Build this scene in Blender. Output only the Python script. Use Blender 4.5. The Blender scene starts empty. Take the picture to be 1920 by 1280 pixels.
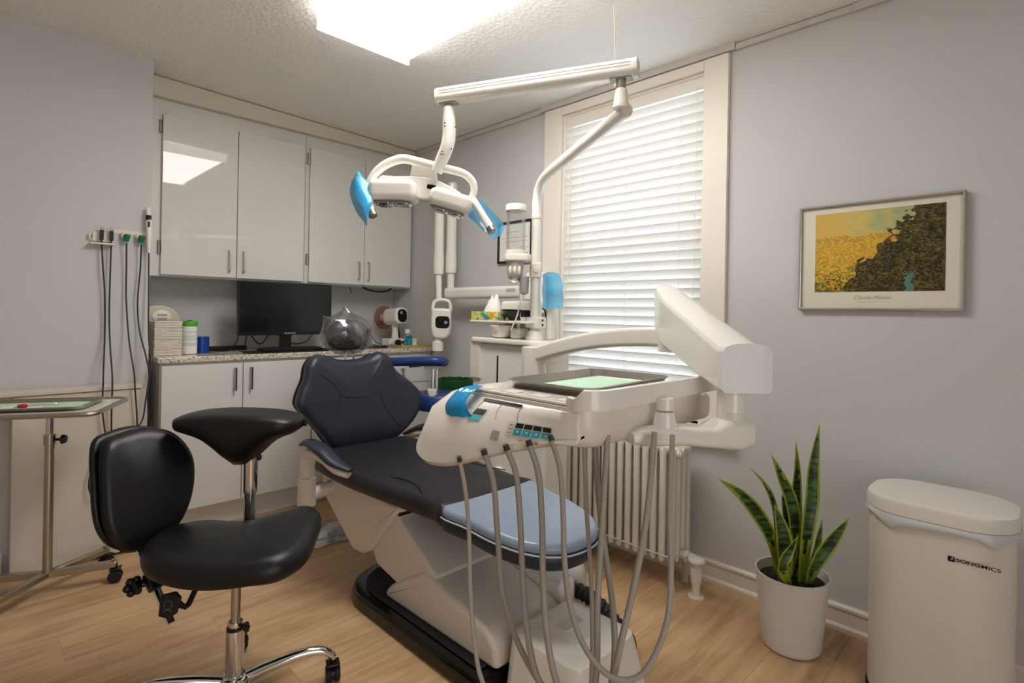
import bpy, bmesh, math, random
from mathutils import Vector as V, Matrix
random.seed(7)
PI = math.pi
scn = bpy.context.scene
COL = scn.collection

# ---------------------------------------------------------------- camera, world, exposure
cam_d = bpy.data.cameras.new('camera'); cam = bpy.data.objects.new('camera', cam_d); COL.objects.link(cam)
cam_d.sensor_width = 36; cam_d.lens = 1026.4/1920*36
cam_d.shift_y = -(640-586.1)/1920
cam_d.clip_start = 0.05
YAW, ROLL, EYE = 0.7859, 0.018, 1.2
_f = V((math.cos(YAW), math.sin(YAW), 0)); _r = V((math.sin(YAW), -math.cos(YAW), 0)); _u = V((0, 0, 1))
_cr = _r*math.cos(ROLL)+_u*math.sin(ROLL); _cu = _u*math.cos(ROLL)-_r*math.sin(ROLL)
M = Matrix((_cr, _cu, -_f)).transposed().to_4x4(); M.translation = (0, 0, EYE)
cam.matrix_world = M
scn.camera = cam
w = bpy.data.worlds.new('sky'); scn.world = w; w.use_nodes = True
bg = w.node_tree.nodes['Background']; bg.inputs[0].default_value = (0.68, 0.83, 1.0, 1); bg.inputs[1].default_value = 4.6
scn.view_settings.view_transform = 'Standard'; scn.view_settings.look = 'None'
scn.view_settings.gamma = 1.0; scn.view_settings.use_curve_mapping = False
scn.view_settings.exposure = 0.75
scn.cycles.max_bounces = 10; scn.cycles.diffuse_bounces = 6; scn.cycles.glossy_bounces = 5
scn.cycles.transmission_bounces = 8; scn.cycles.transparent_max_bounces = 12
scn.cycles.caustics_reflective = False; scn.cycles.caustics_refractive = False
scn.cycles.sample_clamp_indirect = 6.0
LAMP = 11.0          # strength of the fluorescent diffuser
def area_light(name, loc, aim, sx, sy, power, col):
    d = bpy.data.lights.new(name, 'AREA'); d.shape = 'RECTANGLE'; d.size = sx; d.size_y = sy; d.energy = power; d.color = col
    o = bpy.data.objects.new(name, d); COL.objects.link(o); o.location = loc
    o.rotation_euler = (Vector_(aim)-Vector_(loc)).to_track_quat('-Z', 'Y').to_euler(); return o
Vector_ = V
# fill light added behind the camera to lift the surfaces facing it
area_light('added_fill_light', (.05, -1.36, 1.15), (.05, 2, 1.35), 1.5, 2.0, 13.5, (.93, .96, 1.0))

# ---------------------------------------------------------------- materials
MATS = {}
def C(h):
    v = [int(h[i:i+2], 16)/255 for i in (0, 2, 4)]
    return tuple((x/12.92 if x <= .04045 else ((x+.055)/1.055)**2.4) for x in v)+(1,)
def mat(name, col, rough=.5, metal=0, coat=0, bump=None, trans=0, ior=1.45, emit=None, alpha=1, spec=.5, sheen=0):
    if name in MATS: return MATS[name]
    m = bpy.data.materials.new(name); m.use_nodes = True; MATS[name] = m
    nt = m.node_tree; b = nt.nodes['Principled BSDF']
    b.inputs['Base Color'].default_value = C(col) if isinstance(col, str) else col
    b.inputs['Roughness'].default_value = rough; b.inputs['Metallic'].default_value = metal
    b.inputs['Coat Weight'].default_value = coat; b.inputs['Coat Roughness'].default_value = .05
    b.inputs['Transmission Weight'].default_value = trans; b.inputs['IOR'].default_value = ior
    b.inputs['Alpha'].default_value = alpha; b.inputs['Specular IOR Level'].default_value = spec
    if emit: b.inputs['Emission Color'].default_value = C(emit[0]); b.inputs['Emission Strength'].default_value = emit[1]
    if bump:
        sc, st = bump[:2]; detail = bump[2] if len(bump) > 2 else 2
        tc = nt.nodes.new('ShaderNodeTexCoord'); n = nt.nodes.new('ShaderNodeTexNoise'); bp = nt.nodes.new('ShaderNodeBump')
        n.inputs['Scale'].default_value = sc; n.inputs['Detail'].default_value = detail
        bp.inputs['Strength'].default_value = st; bp.inputs['Distance'].default_value = .01
        nt.links.new(tc.outputs['Object'], n.inputs['Vector']); nt.links.new(n.outputs[0], bp.inputs['Height'])
        nt.links.new(bp.outputs[0], b.inputs['Normal'])
    return m
def nodes(m): return m.node_tree.nodes, m.node_tree.links
def noise_color(m, stops, scale, detail=3, stretch=(1, 1, 1), rough=.5):
    n, l = nodes(m)
    tc = n.new('ShaderNodeTexCoord'); mp = n.new('ShaderNodeMapping'); mp.inputs['Scale'].default_value = stretch
    ns = n.new('ShaderNodeTexNoise'); ns.inputs['Scale'].default_value = scale; ns.inputs['Detail'].default_value = detail; ns.inputs['Roughness'].default_value = rough
    rp = n.new('ShaderNodeValToRGB')
    while len(rp.color_ramp.elements) < len(stops): rp.color_ramp.elements.new(.5)
    for e, (p, c) in zip(rp.color_ramp.elements, stops): e.position = p; e.color = C(c)
    l.new(tc.outputs['Object'], mp.inputs[0]); l.new(mp.outputs[0], ns.inputs['Vector']); l.new(ns.outputs[0], rp.inputs[0])
    l.new(rp.outputs[0], n['Principled BSDF'].inputs['Base Color'])
    return ns, rp, mp

WALL = mat('lavender_grey_wall_paint', 'c7c6c5', .75, bump=(260, .06))
CEIL = mat('stippled_ceiling_paint', 'f0ede7', .85)
n, l = nodes(CEIL)
tc = n.new('ShaderNodeTexCoord'); n1 = n.new('ShaderNodeTexNoise'); n1.inputs['Scale'].default_value = 42; n1.inputs['Detail'].default_value = 3
n2 = n.new('ShaderNodeTexVoronoi'); n2.inputs['Scale'].default_value = 55
mx = n.new('ShaderNodeMath'); mx.operation = 'ADD'; bp = n.new('ShaderNodeBump'); bp.inputs['Strength'].default_value = .3; bp.inputs['Distance'].default_value = .008
l.new(tc.outputs['Object'], n1.inputs['Vector']); l.new(tc.outputs['Object'], n2.inputs['Vector'])
l.new(n1.outputs[0], mx.inputs[0]); l.new(n2.outputs[0], mx.inputs[1]); l.new(mx.outputs[0], bp.inputs['Height']); l.new(bp.outputs[0], n['Principled BSDF'].inputs['Normal'])
TRIM = mat('cream_trim_paint', 'e2dbcd', .4, bump=(40, .03))
CREAM = mat('cream_crown_board', 'd8d0bd', .5)
CASE = mat('warm_white_window_paint', 'e6dfd2', .4)
CABW = mat('gloss_white_laminate', 'd9d8d3', .025)
CABM = mat('matt_white_laminate', 'dbdad8', .3)
CABF = mat('white_cabinet_paint', 'd8d4cd', .4)
DARK = mat('dark_shadow_gap', '2a2520', .8)
PLAST = mat('white_dental_plastic', 'e6e2da', .2, coat=.5)
PLASTB = mat('warm_white_plastic', 'ddd5c8', .35)
BEIGE = mat('beige_white_shell', 'dcd4ca', .3, coat=.2)
GREY = mat('grey_plastic', '9c9a96', .4)
HOSE = mat('grey_silicone_hose', '9a9288', .5)
HOSEL = mat('light_grey_hose', 'aca599', .5)
BLACK = mat('black_plastic', '0d0d0e', .35)
BLKGLOSS = mat('black_gloss', '050506', .12)
BLKRUB = mat('black_rubber', '141414', .7)
BLKLEATH = mat('black_vinyl_upholstery', '0f0f0f', .38, bump=(420, .12))
NAVY = mat('dark_navy_vinyl', '2b313e', .36, bump=(420, .1))
NAVYSEAM = mat('navy_seam', '0d1018', .5)
SEATBLK = mat('charcoal_vinyl', '232226', .42, bump=(420, .1))
BLUE = mat('royal_blue_vinyl', '1f3a72', .35)
COVER = mat('pale_blue_foot_cover', '8d9eb3', .30, coat=.3, bump=(28, .25))
CHROME = mat('chrome', 'd8d8d8', .08, metal=1)
STEEL = mat('brushed_steel', 'b6b1a8', .28, metal=1)
ALU = mat('aluminium_grey', '9b9892', .35, metal=.8)
FILM = mat('blue_barrier_film', '2fa6d8', .12, alpha=.62)
FILMD = mat('deep_blue_barrier_film', '1393cc', .15, alpha=.92, bump=(30, .5))
FILML = mat('light_blue_barrier_film', '58b9e4', .1, alpha=.55)
GREEN = mat('mint_green_tray_paper', 'b9dcc0', .7)
PAPER = mat('white_paper', 'e8e5df', .8)
BLADE = None

def glass(name, tint, alpha_f=.12, rough=.03):
    m = bpy.data.materials.new(name); m.use_nodes = True; MATS[name] = m
    nt = m.node_tree; nt.nodes.remove(nt.nodes['Principled BSDF'])
    out = nt.nodes['Material Output']
    t = nt.nodes.new('ShaderNodeBsdfTransparent'); t.inputs[0].default_value = tint
    g = nt.nodes.new('ShaderNodeBsdfGlossy'); g.inputs['Roughness'].default_value = rough
    fr = nt.nodes.new('ShaderNodeFresnel'); fr.inputs[0].default_value = 1.45
    ad = nt.nodes.new('ShaderNodeMath'); ad.operation = 'ADD'; ad.inputs[1].default_value = alpha_f; ad.use_clamp = True
    mxs = nt.nodes.new('ShaderNodeMixShader')
    hf_ = nt.nodes.new('ShaderNodeMath'); hf_.operation = 'MULTIPLY'; hf_.inputs[1].default_value = .45
    nt.links.new(fr.outputs[0], hf_.inputs[0]); nt.links.new(hf_.outputs[0], ad.inputs[0]); nt.links.new(ad.outputs[0], mxs.inputs[0])
    nt.links.new(t.outputs[0], mxs.inputs[1]); nt.links.new(g.outputs[0], mxs.inputs[2]); nt.links.new(mxs.outputs[0], out.inputs[0])
    return m
PANE = glass('window_glass', (.97, .98, 1, 1), .02)
CLEAR = glass('clear_plastic', (.985, .99, .99, 1), .02, .08)
WRAP = glass('crinkled_clear_wrap', (.975, .98, .985, 1), .10, .07)
_nt = WRAP.node_tree; _n = _nt.nodes.new('ShaderNodeTexNoise'); _n.inputs['Scale'].default_value = 4; _n.inputs['Detail'].default_value = 1
_b = _nt.nodes.new('ShaderNodeBump'); _b.inputs['Strength'].default_value = .35; _b.inputs['Distance'].default_value = .03
_nt.links.new(_n.outputs[0], _b.inputs['Height'])
for _x in _nt.nodes:
    if _x.type in ('BSDF_GLOSSY', 'FRESNEL'): _nt.links.new(_b.outputs[0], _x.inputs['Normal'])
AMBER = glass('rosy_clear_shield', (.80, .62, .55, 1), .05, .1)

def slat_material():
    m = bpy.data.materials.new('white_vinyl_slat'); m.use_nodes = True
    nt = m.node_tree; p = nt.nodes['Principled BSDF']; p.inputs['Base Color'].default_value = C('eeebe6'); p.inputs['Roughness'].default_value = .35
    t = nt.nodes.new('ShaderNodeBsdfTranslucent'); t.inputs[0].default_value = C('fbf6ee')
    s = nt.nodes.new('ShaderNodeMixShader'); s.inputs[0].default_value = .22
    nt.links.new(p.outputs[0], s.inputs[1]); nt.links.new(t.outputs[0], s.inputs[2]); nt.links.new(s.outputs[0], nt.nodes['Material Output'].inputs[0])
    return m
SLAT = slat_material()

def plank_material():
    m = mat('oak_vinyl_plank', 'a5835c', .38)
    n, l = nodes(m); p = n['Principled BSDF']
    tc = n.new('ShaderNodeTexCoord'); oi = n.new('ShaderNodeObjectInfo')
    mul = n.new('ShaderNodeVectorMath'); mul.operation = 'SCALE'; mul.inputs['Scale'].default_value = 1
    cmb = n.new('ShaderNodeCombineXYZ'); k = n.new('ShaderNodeMath'); k.operation = 'MULTIPLY'; k.inputs[1].default_value = 37
    l.new(oi.outputs['Random'], k.inputs[0]); l.new(k.outputs[0], cmb.inputs[0]); l.new(k.outputs[0], cmb.inputs[1])
    add = n.new('ShaderNodeVectorMath'); add.operation = 'ADD'
    l.new(tc.outputs['Object'], add.inputs[0]); l.new(cmb.outputs[0], add.inputs[1])
    mp = n.new('ShaderNodeMapping'); mp.inputs['Scale'].default_value = (1.1, 13, 1); l.new(add.outputs[0], mp.inputs[0])
    ns = n.new('ShaderNodeTexNoise'); ns.inputs['Scale'].default_value = 2.3; ns.inputs['Detail'].default_value = 7; ns.inputs['Roughness'].default_value = .62; ns.inputs['Distortion'].default_value = .5
    l.new(mp.outputs[0], ns.inputs['Vector'])
    mp2 = n.new('ShaderNodeMapping'); mp2.inputs['Scale'].default_value = (1.6, 3.2, 1); l.new(add.outputs[0], mp2.inputs[0])
    n2 = n.new('ShaderNodeTexNoise'); n2.inputs['Scale'].default_value = 2.0; n2.inputs['Detail'].default_value = 3; l.new(mp2.outputs[0], n2.inputs['Vector'])
    mix = n.new('ShaderNodeMath'); mix.operation = 'MULTIPLY_ADD'; mix.inputs[1].default_value = .45
    l.new(n2.outputs[0], mix.inputs[0]); 
    sc = n.new('ShaderNodeMath'); sc.operation = 'MULTIPLY'; sc.inputs[1].default_value = .55; l.new(ns.outputs[0], sc.inputs[0]); l.new(sc.outputs[0], mix.inputs[2])
    tone = n.new('ShaderNodeMath'); tone.operation = 'MULTIPLY_ADD'; tone.inputs[1].default_value = .07; l.new(oi.outputs['Random'], tone.inputs[0]); l.new(mix.outputs[0], tone.inputs[2])
    rp = n.new('ShaderNodeValToRGB'); cr = rp.color_ramp
    cr.elements[0].position = .34; cr.elements[0].color = C('9b7a55'); cr.elements[1].position = .72; cr.elements[1].color = C('dcbb8f')
    e = cr.elements.new(.52); e.color = C('c4a077')
    l.new(tone.outputs[0], rp.inputs[0]); l.new(rp.outputs[0], p.inputs['Base Color'])
    bp = n.new('ShaderNodeBump'); bp.inputs['Strength'].default_value = .12; bp.inputs['Distance'].default_value = .003; l.new(ns.outputs[0], bp.inputs['Height']); l.new(bp.outputs[0], p.inputs['Normal'])
    return m
PLANK = plank_material()
GRANITE = mat('speckled_granite', 'cfc6b4', .12)
noise_color(GRANITE, [(.30, '5b5144'), (.40, 'a79b86'), (.5, 'd2c9b8'), (.66, 'e2dbcd')], 75, 4)

# ---------------------------------------------------------------- mesh helpers
def smooth_closed(pts, k):
    out = []; n = len(pts); P = [V(p) for p in pts]
    for i in range(n):
        a, b, c, d = P[i-1], P[i], P[(i+1) % n], P[(i+2) % n]
        for j in range(k):
            t = j/k
            out.append(.5*((2*b)+(c-a)*t+(2*a-5*b+4*c-d)*t*t+(3*b-a-3*c+d)*t**3))
    return out
def smooth_open(pts, k):
    P = [V(p) for p in pts]; P = [2*P[0]-P[1]]+P+[2*P[-1]-P[-2]]; out = []
    for i in range(1, len(P)-2):
        a, b, c, d = P[i-1], P[i], P[i+1], P[i+2]
        for j in range(k):
            t = j/k
            out.append(.5*((2*b)+(c-a)*t+(2*a-5*b+4*c-d)*t*t+(3*b-a-3*c+d)*t**3))
    out.append(P[-2]); return out
def frame(o, x, z):
    x = V(x).normalized(); z = V(z).normalized(); y = z.cross(x).normalized(); x = y.cross(z).normalized()
    m = Matrix((x, y, z)).transposed().to_4x4(); m.translation = V(o); return m
def rrect(sx, sy, r, k=5, cx=0, cy=0):
    out = []
    for qx, qy, a0 in ((1, 1, 0), (-1, 1, 90), (-1, -1, 180), (1, -1, 270)):
        for i in range(k+1):
            a = math.radians(a0+90*i/k)
            out.append((cx+qx*(sx/2-r)+r*math.cos(a), cy+qy*(sy/2-r)+r*math.sin(a)))
    return out
class MB:
    def __init__(self): self.bm = bmesh.new()
    def add(self, b):
        me = bpy.data.meshes.new('tmp'); b.to_mesh(me); b.free(); self.bm.from_mesh(me); bpy.data.meshes.remove(me); return self
    def faces(self, vs, fs):
        b = bmesh.new(); vv = [b.verts.new(v) for v in vs]
        for f in fs:
            try: b.faces.new([vv[i] for i in f])
            except ValueError: pass
        bmesh.ops.recalc_face_normals(b, faces=b.faces); return self.add(b)
    def box(self, lo, hi, bev=0, seg=2, m=None):
        b = bmesh.new(); bmesh.ops.create_cube(b, size=1)
        lo, hi = V(lo), V(hi)
        for v in b.verts: v.co = V(((lo[i]+hi[i])/2+v.co[i]*abs(hi[i]-lo[i]) for i in range(3)))
        if bev: bmesh.ops.bevel(b, geom=b.edges[:], offset=bev, segments=seg, profile=.5, affect='EDGES')
        if m: bmesh.ops.transform(b, matrix=m, verts=b.verts)
        return self.add(b)
    def loft(self, rings, cap=True, closed=False):
        n = len(rings[0]); vs = [v for r in rings for v in r]; fs = []; R = len(rings)
        for i in range(R if closed else R-1):
            for j in range(n):
                a, b_ = i*n+j, i*n+(j+1) % n; c, d = ((i+1) % R)*n+(j+1) % n, ((i+1) % R)*n+j
                fs.append((a, b_, c, d))
        if cap and not closed: fs += [tuple(range(n))[::-1], tuple((R-1)*n+j for j in range(n))]
        return self.faces(vs, fs)
    def cyl(self, p0, p1, r0, r1=None, n=20, bev=0):
        r1 = r0 if r1 is None else r1; p0, p1 = V(p0), V(p1); d = (p1-p0); L = d.length; d.normalize()
        x = d.orthogonal().normalized(); y = d.cross(x)
        prof = [(r0, 0), (r1, L)] if not bev else [(r0-bev, 0), (r0-.3*bev, .3*bev), (r0, bev), (r1, L-bev), (r1-.3*bev, L-.3*bev), (r1-bev, L)]
        return self.loft([[p0+d*h+(x*math.cos(2*PI*j/n)+y*math.sin(2*PI*j/n))*r for j in range(n)] for r, h in prof])
    def lathe(self, prof, o=(0, 0, 0), m=None, n=32):
        o = V(o); rs = [[V((r*math.cos(2*PI*j/n), r*math.sin(2*PI*j/n), z)) for j in range(n)] for r, z in prof]
        rs = [[(m @ v if m else v+o) for v in r] for r in rs]
        return self.loft(rs)
    def tube(self, pts, r, n=10, k=0, flat=1, closed=False):
        P = [V(p) for p in pts]
        if k: P = smooth_closed(P, k) if closed else smooth_open(P, k)
        N = len(P); rr = r if isinstance(r, (list, tuple)) else [r, r]
        rad = lambda t: rr[min(int(t*(len(rr)-1)), len(rr)-2)]*(1-(t*(len(rr)-1)-min(int(t*(len(rr)-1)), len(rr)-2)))+rr[min(int(t*(len(rr)-1)), len(rr)-2)+1]*(t*(len(rr)-1)-min(int(t*(len(rr)-1)), len(rr)-2))
        rings = []; x = None
        for i in range(N):
            a, b = (P[i-1], P[(i+1) % N]) if closed else (P[max(i-1, 0)], P[min(i+1, N-1)])
            t = (b-a).normalized()
            if x is None:
                x = t.cross(V((0, 0, 1)))
                x = x.normalized() if x.length > .05 else V((1, 0, 0))
            x = (x-t*x.dot(t)).normalized(); y = t.cross(x); R = rad(i/(N-1))
            rings.append([P[i]+x*R*math.cos(2*PI*j/n)+y*R*flat*math.sin(2*PI*j/n) for j in range(n)])
        return self.loft(rings, closed=closed)
    def prism(self, poly, d0, d1, m, bev=0, seg=2):
        b = bmesh.new(); n = len(poly)
        A = [b.verts.new((p[0], p[1], d0)) for p in poly]; B = [b.verts.new((p[0], p[1], d1)) for p in poly]
        b.faces.new(A[::-1]); b.faces.new(B)
        for i in range(n): b.faces.new((A[i], A[(i+1) % n], B[(i+1) % n], B[i]))
        bmesh.ops.recalc_face_normals(b, faces=b.faces)
        if bev:
            ed = [e for e in b.edges if e.calc_face_angle(0) > .5]
            bmesh.ops.bevel(b, geom=ed, offset=bev, segments=seg, profile=.5, affect='EDGES')
        bmesh.ops.transform(b, matrix=m, verts=b.verts); return self.add(b)
    def pad(self, outline, thick, er, crown, m, k=6, steps=7, sm=True, bend=None):
        P = smooth_closed([V((p[0], p[1], 0)) for p in outline], k) if sm else [V((p[0], p[1], 0)) for p in outline]
        n = len(P); area = sum(P[i].x*P[(i+1) % n].y-P[(i+1) % n].x*P[i].y for i in range(n))
        if area < 0: P.reverse()
        cen = sum(P, V((0, 0, 0)))/n
        N = []
        for i in range(n):
            t = (P[(i+2) % n]-P[i-2]).normalized(); N.append(V((-t.y, t.x, 0)))
        rings = []
        for i in range(steps+1):
            th = -PI/2+PI*i/steps
            rings.append([P[j]+N[j]*er*(1-math.cos(th))+V((0, 0, thick/2+thick/2*math.sin(th))) for j in range(n)])
        last = rings[-1]
        for s in (.9, .75, .55, .3, .1):
            rings.append([cen+(v-cen)*s+V((0, 0, (v.z)*(1-s)+crown*(1-s*s))) if True else v for v in last])
            for v in rings[-1]: v.z = thick+crown*(1-s*s)
        if bend:
            for r in rings:
                for v in r:
                    q = bend(v.copy()); v.x, v.y, v.z = q
        return self.loft([[m @ v for v in r] for r in rings])
    def ell(self, c, r, m=None, nu=24, nv=14, e=1.0):
        sg = lambda a: math.copysign(abs(a)**e, a)
        rings = []
        for i in range(1, nv):
            a = -PI/2+PI*i/nv
            rings.append([V((r[0]*sg(math.cos(a))*sg(math.cos(2*PI*j/nu)), r[1]*sg(math.cos(a))*sg(math.sin(2*PI*j/nu)), r[2]*sg(math.sin(a)))) for j in range(nu)])
        c = V(c); return self.loft([[(m @ (v) if m else v)+c for v in q] for q in rings])
    def shell(self, rows, th=.002):
        # a thin sheet with thickness from a grid of points
        b = bmesh.new(); R, Cn = len(rows), len(rows[0]); vv = [[b.verts.new(p) for p in r] for r in rows]
        for i in range(R-1):
            for j in range(Cn-1): b.faces.new((vv[i][j], vv[i][j+1], vv[i+1][j+1], vv[i+1][j]))
        bmesh.ops.recalc_face_normals(b, faces=b.faces)
        bmesh.ops.solidify(b, geom=b.faces[:]+b.edges[:]+b.verts[:], thickness=th)
        return self.add(b)
    def build(self, name, material, parent=None, angle=40, label=None):
        me = bpy.data.meshes.new(name)
        if parent is not None:
            bmesh.ops.transform(self.bm, matrix=WM[parent.name].inverted(), verts=self.bm.verts)
        self.bm.to_mesh(me); self.bm.free()
        for mm in (material if isinstance(material, list) else [material]): me.materials.append(mm)
        me.polygons.foreach_set('use_smooth', [True]*len(me.polygons)); me.set_sharp_from_angle(angle=math.radians(angle))
        o = bpy.data.objects.new(name, me); COL.objects.link(o)
        wn = o.modifiers.new('normals', 'WEIGHTED_NORMAL'); wn.keep_sharp = True; wn.weight = 80
        if parent is not None: o.parent = parent; WM[o.name] = WM[parent.name]
        else: WM[o.name] = Matrix()
        if label: o['label'] = label
        return o
WM = {}
def tag(o, label=None, cat=None, group=None, kind=None):
    for k, v in (('label', label), ('category', cat), ('group', group), ('kind', kind)):
        if v: o[k] = v
    return o
def thing(name, label, cat, loc=(0, 0, 0), group=None, rotz=0):
    o = bpy.data.objects.new(name, None); COL.objects.link(o); o.empty_display_size = .05
    o.location = loc; o.rotation_euler = (0, 0, rotz)
    WM[o.name] = Matrix.Translation(V(loc)) @ Matrix.Rotation(rotz, 4, 'Z')
    return tag(o, label, cat, group)
def solo(mb, name, material, label, cat, group=None, angle=40, at=None):
    # a thing that is one mesh: its origin sits at its own base
    lo = [min(v.co[i] for v in mb.bm.verts) for i in range(3)]; hi = [max(v.co[i] for v in mb.bm.verts) for i in range(3)]
    c = V(at) if at else V(((lo[0]+hi[0])/2, (lo[1]+hi[1])/2, lo[2]))
    bmesh.ops.translate(mb.bm, vec=-c, verts=mb.bm.verts)
    o = mb.build(name, material, None, angle); o.location = c; WM[o.name] = Matrix.Translation(c)
    return tag(o, label, cat, group)
def struct(mb, name, material, angle=30):
    return tag(mb.build(name, material, None, angle), kind='structure')
def text(name, s, size, o, xdir, zdir, material, parent, label=None, ext=.0006, align='CENTER', shear=0, wide=1, bold=0):
    cu = bpy.data.curves.new('txt', 'FONT'); cu.body = s; cu.size = size; cu.extrude = ext; cu.align_x = align; cu.align_y = 'CENTER'; cu.shear = shear; cu.offset = bold
    t = bpy.data.objects.new('txt', cu); COL.objects.link(t)
    me = bpy.data.meshes.new_from_object(t.evaluated_get(bpy.context.evaluated_depsgraph_get()))
    bpy.data.objects.remove(t); me.name = name
    m = WM[parent.name].inverted() @ frame(o, xdir, zdir) @ Matrix.Diagonal((wide, 1, 1, 1)); me.transform(m); me.materials.clear(); me.materials.append(material)
    ob = bpy.data.objects.new(name, me); COL.objects.link(ob); ob.parent = parent; WM[ob.name] = WM[parent.name]
    if label: ob['label'] = label
    return ob

# ---------------------------------------------------------------- room shell
WX = 2.414           # window wall plane
BY = 3.767           # back wall plane
LY = 3.30            # wall stub at the left
ceil_z = lambda x: 2.478-.027*x     # the old ceiling sags towards the window wall
m = MB(); m.box((-1.6, -1.5, -.12), (WX+.2, BY+.2, -.006)); floor = struct(m, 'floor', DARK)
PW, PL = .181, 1.22
row = 0; y = -1.45
full = {}
while y < BY:
    x = -1.55-(row*.437) % PL
    while x < WX:
        a, b = max(x, -1.55), min(x+PL, WX); yy = min(y+PW, BY)
        if b-a > .03 and yy-y > .02:
            key = (round(b-a, 3), round(yy-y, 3))
            if key in full:
                o = full[key].copy(); COL.objects.link(o)
            else:
                q = MB(); q.box((.0002, .0002, -.006), (b-a-.0002, yy-y-.0002, 0), .0007, 1)
                o = q.build('plank', PLANK); full[key] = o
            o.parent = floor; o.location = (a, y, 0); WM[o.name] = Matrix.Translation((a, y, 0))
        x += PL
    y += PW; row += 1
def wall(name, x0, y0, x1, y1, th, nx, ny, top=2.6):
    # a slab standing on the line (x0,y0)-(x1,y1) with its inner face there
    q = MB(); z = [(x0, y0), (x1, y1), (x1+nx*th, y1+ny*th), (x0+nx*th, y0+ny*th)]
    q.prism(z, -.1, top, Matrix()); return struct(q, name, WALL)
wall('wall_back', .66, BY, WX+.15, BY, .15, 0, 1)
q = MB(); q.box((-1.6, LY, -.1), (.668, BY+.15, 2.6)); struct(q, 'wall_left', WALL)
wall('wall_front', -1.6, -1.4, WX+.15, -1.4, .15, 0, -1)
wall('wall_west', -1.5, -1.5, -1.5, LY, .15, -1, 0)
# window wall with its opening
WY0, WY1, WZ0, WZ1 = 1.171, 2.026, .70, 2.331
q = MB(); Y0, Y1 = -1.5, BY+.15
ou = [(Y0, -.1), (Y1, -.1), (Y1, 2.6), (Y0, 2.6)]; inn = [(WY0, WZ0), (WY1, WZ0), (WY1, WZ1), (WY0, WZ1)]
vs = [(WX, a, b) for a, b in ou+inn]+[(WX+.22, a, b) for a, b in ou+inn]; fs = []
for i in range(4):
    j = (i+1) % 4
    fs += [(i, j, 4+j, 4+i), (8+i, 8+j, 12+j, 12+i), (4+i, 4+j, 12+j, 12+i), (i, j, 8+j, 8+i)]
q.faces(vs, fs); struct(q, 'wall_right', WALL)
q = MB(); q.faces([(-1.7, -1.6, ceil_z(-1.7)), (WX+.2, -1.6, ceil_z(WX+.2)), (WX+.2, BY+.2, ceil_z(WX+.2)), (-1.7, BY+.2, ceil_z(-1.7))]+
                  [(-1.7, -1.6, 2.75), (WX+.2, -1.6, 2.75), (WX+.2, BY+.2, 2.75), (-1.7, BY+.2, 2.75)],
                  [(0, 1, 2, 3), (4, 5, 6, 7), (0, 1, 5, 4), (1, 2, 6, 5), (2, 3, 7, 6), (3, 0, 4, 7)]); struct(q, 'ceiling', CEIL)
# baseboards (profile swept along the wall)
BB = [(0, 0), (.022, 0), (.022, .014), (.016, .022), (.012, .024), (.012, .078), (.017, .082), (.017, .092), (.008, .098), (0, .098)]
q = MB(); q.prism([(-a, b) for a, b in BB], -1.4, BY, frame((WX, 0, 0), (1, 0, 0), (0, -1, 0)) @ Matrix.Diagonal((1, 1, -1, 1)))
struct(q, 'baseboard_right', TRIM)
q = MB(); q.box((-1.5, LY-.016, 0), (.13, LY, .10), .004); struct(q, 'baseboard_left', TRIM)
q = MB(); q.box((-1.5, -1.4, 0), (WX-.03, -1.384, .10), .004); struct(q, 'baseboard_front', TRIM)
# picture-rail strips at the top of the window wall (left length, middle over the casing, right length)
def strip(name, y0, y1, z0, z1, d):
    q = MB(); q.box((WX-d, y0, z0), (WX, y1, z1), .002, 1); return struct(q, name, mat('rail_paint', 'c9c2bd', .55))
strip('trim_1', 2.19, 3.45, 2.379, 2.409, .016)
strip('trim_2', 1.03, 2.19, 2.383, 2.416, .026)
strip('trim_3', .58, 1.03, 2.383, 2.409, .016)
strip('trim_4', -1.4, .58, 2.381, 2.412, .018)
# crown board above the wall cabinets
q = MB(); q.prism([(.70, 2.346), (WX-.004, 2.346), (WX-.004, ceil_z(WX)-.005), (.70, ceil_z(.70)-.006)], -3.60, -3.478, frame((0, 0, 0), (1, 0, 0), (0, -1, 0)), .002, 1); struct(q, 'trim_5', CREAM)

# window: casing boards, jamb, sash, pane, sill
win = tag(bpy.data.objects.new('window_1', None), kind='structure'); COL.objects.link(win); win.location = (WX, (WY0+WY1)/2, WZ0); WM['window_1'] = Matrix.Translation(win.location)
def wpart(name, lo, hi, material, bev=.004):
    q = MB(); q.box(lo, hi, bev); return q.build(name, material, win)
wpart('casing_board', (WX-.024, 2.026, .62), (WX-.0005, 2.150, 2.379), CASE)
wpart('casing_board', (WX-.024, 1.056, .62), (WX-.0005, 1.171, 2.379), CASE)
wpart('casing_head', (WX-.022, 1.171, 2.331), (WX-.0005, 2.026, 2.379), CASE)
wpart('window_sill', (WX-.07, 1.02, .672), (WX+.10, 2.18, .700), CASE, .006)
wpart('jamb', (WX, 2.014, .70), (WX+.2, 2.026, 2.331), CASE, 0); wpart('jamb', (WX, 1.171, .70), (WX+.2, 1.183, 2.331), CASE, 0)
wpart('jamb_head', (WX, 1.183, 2.319), (WX+.2, 2.014, 2.331), CASE, 0)
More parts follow.
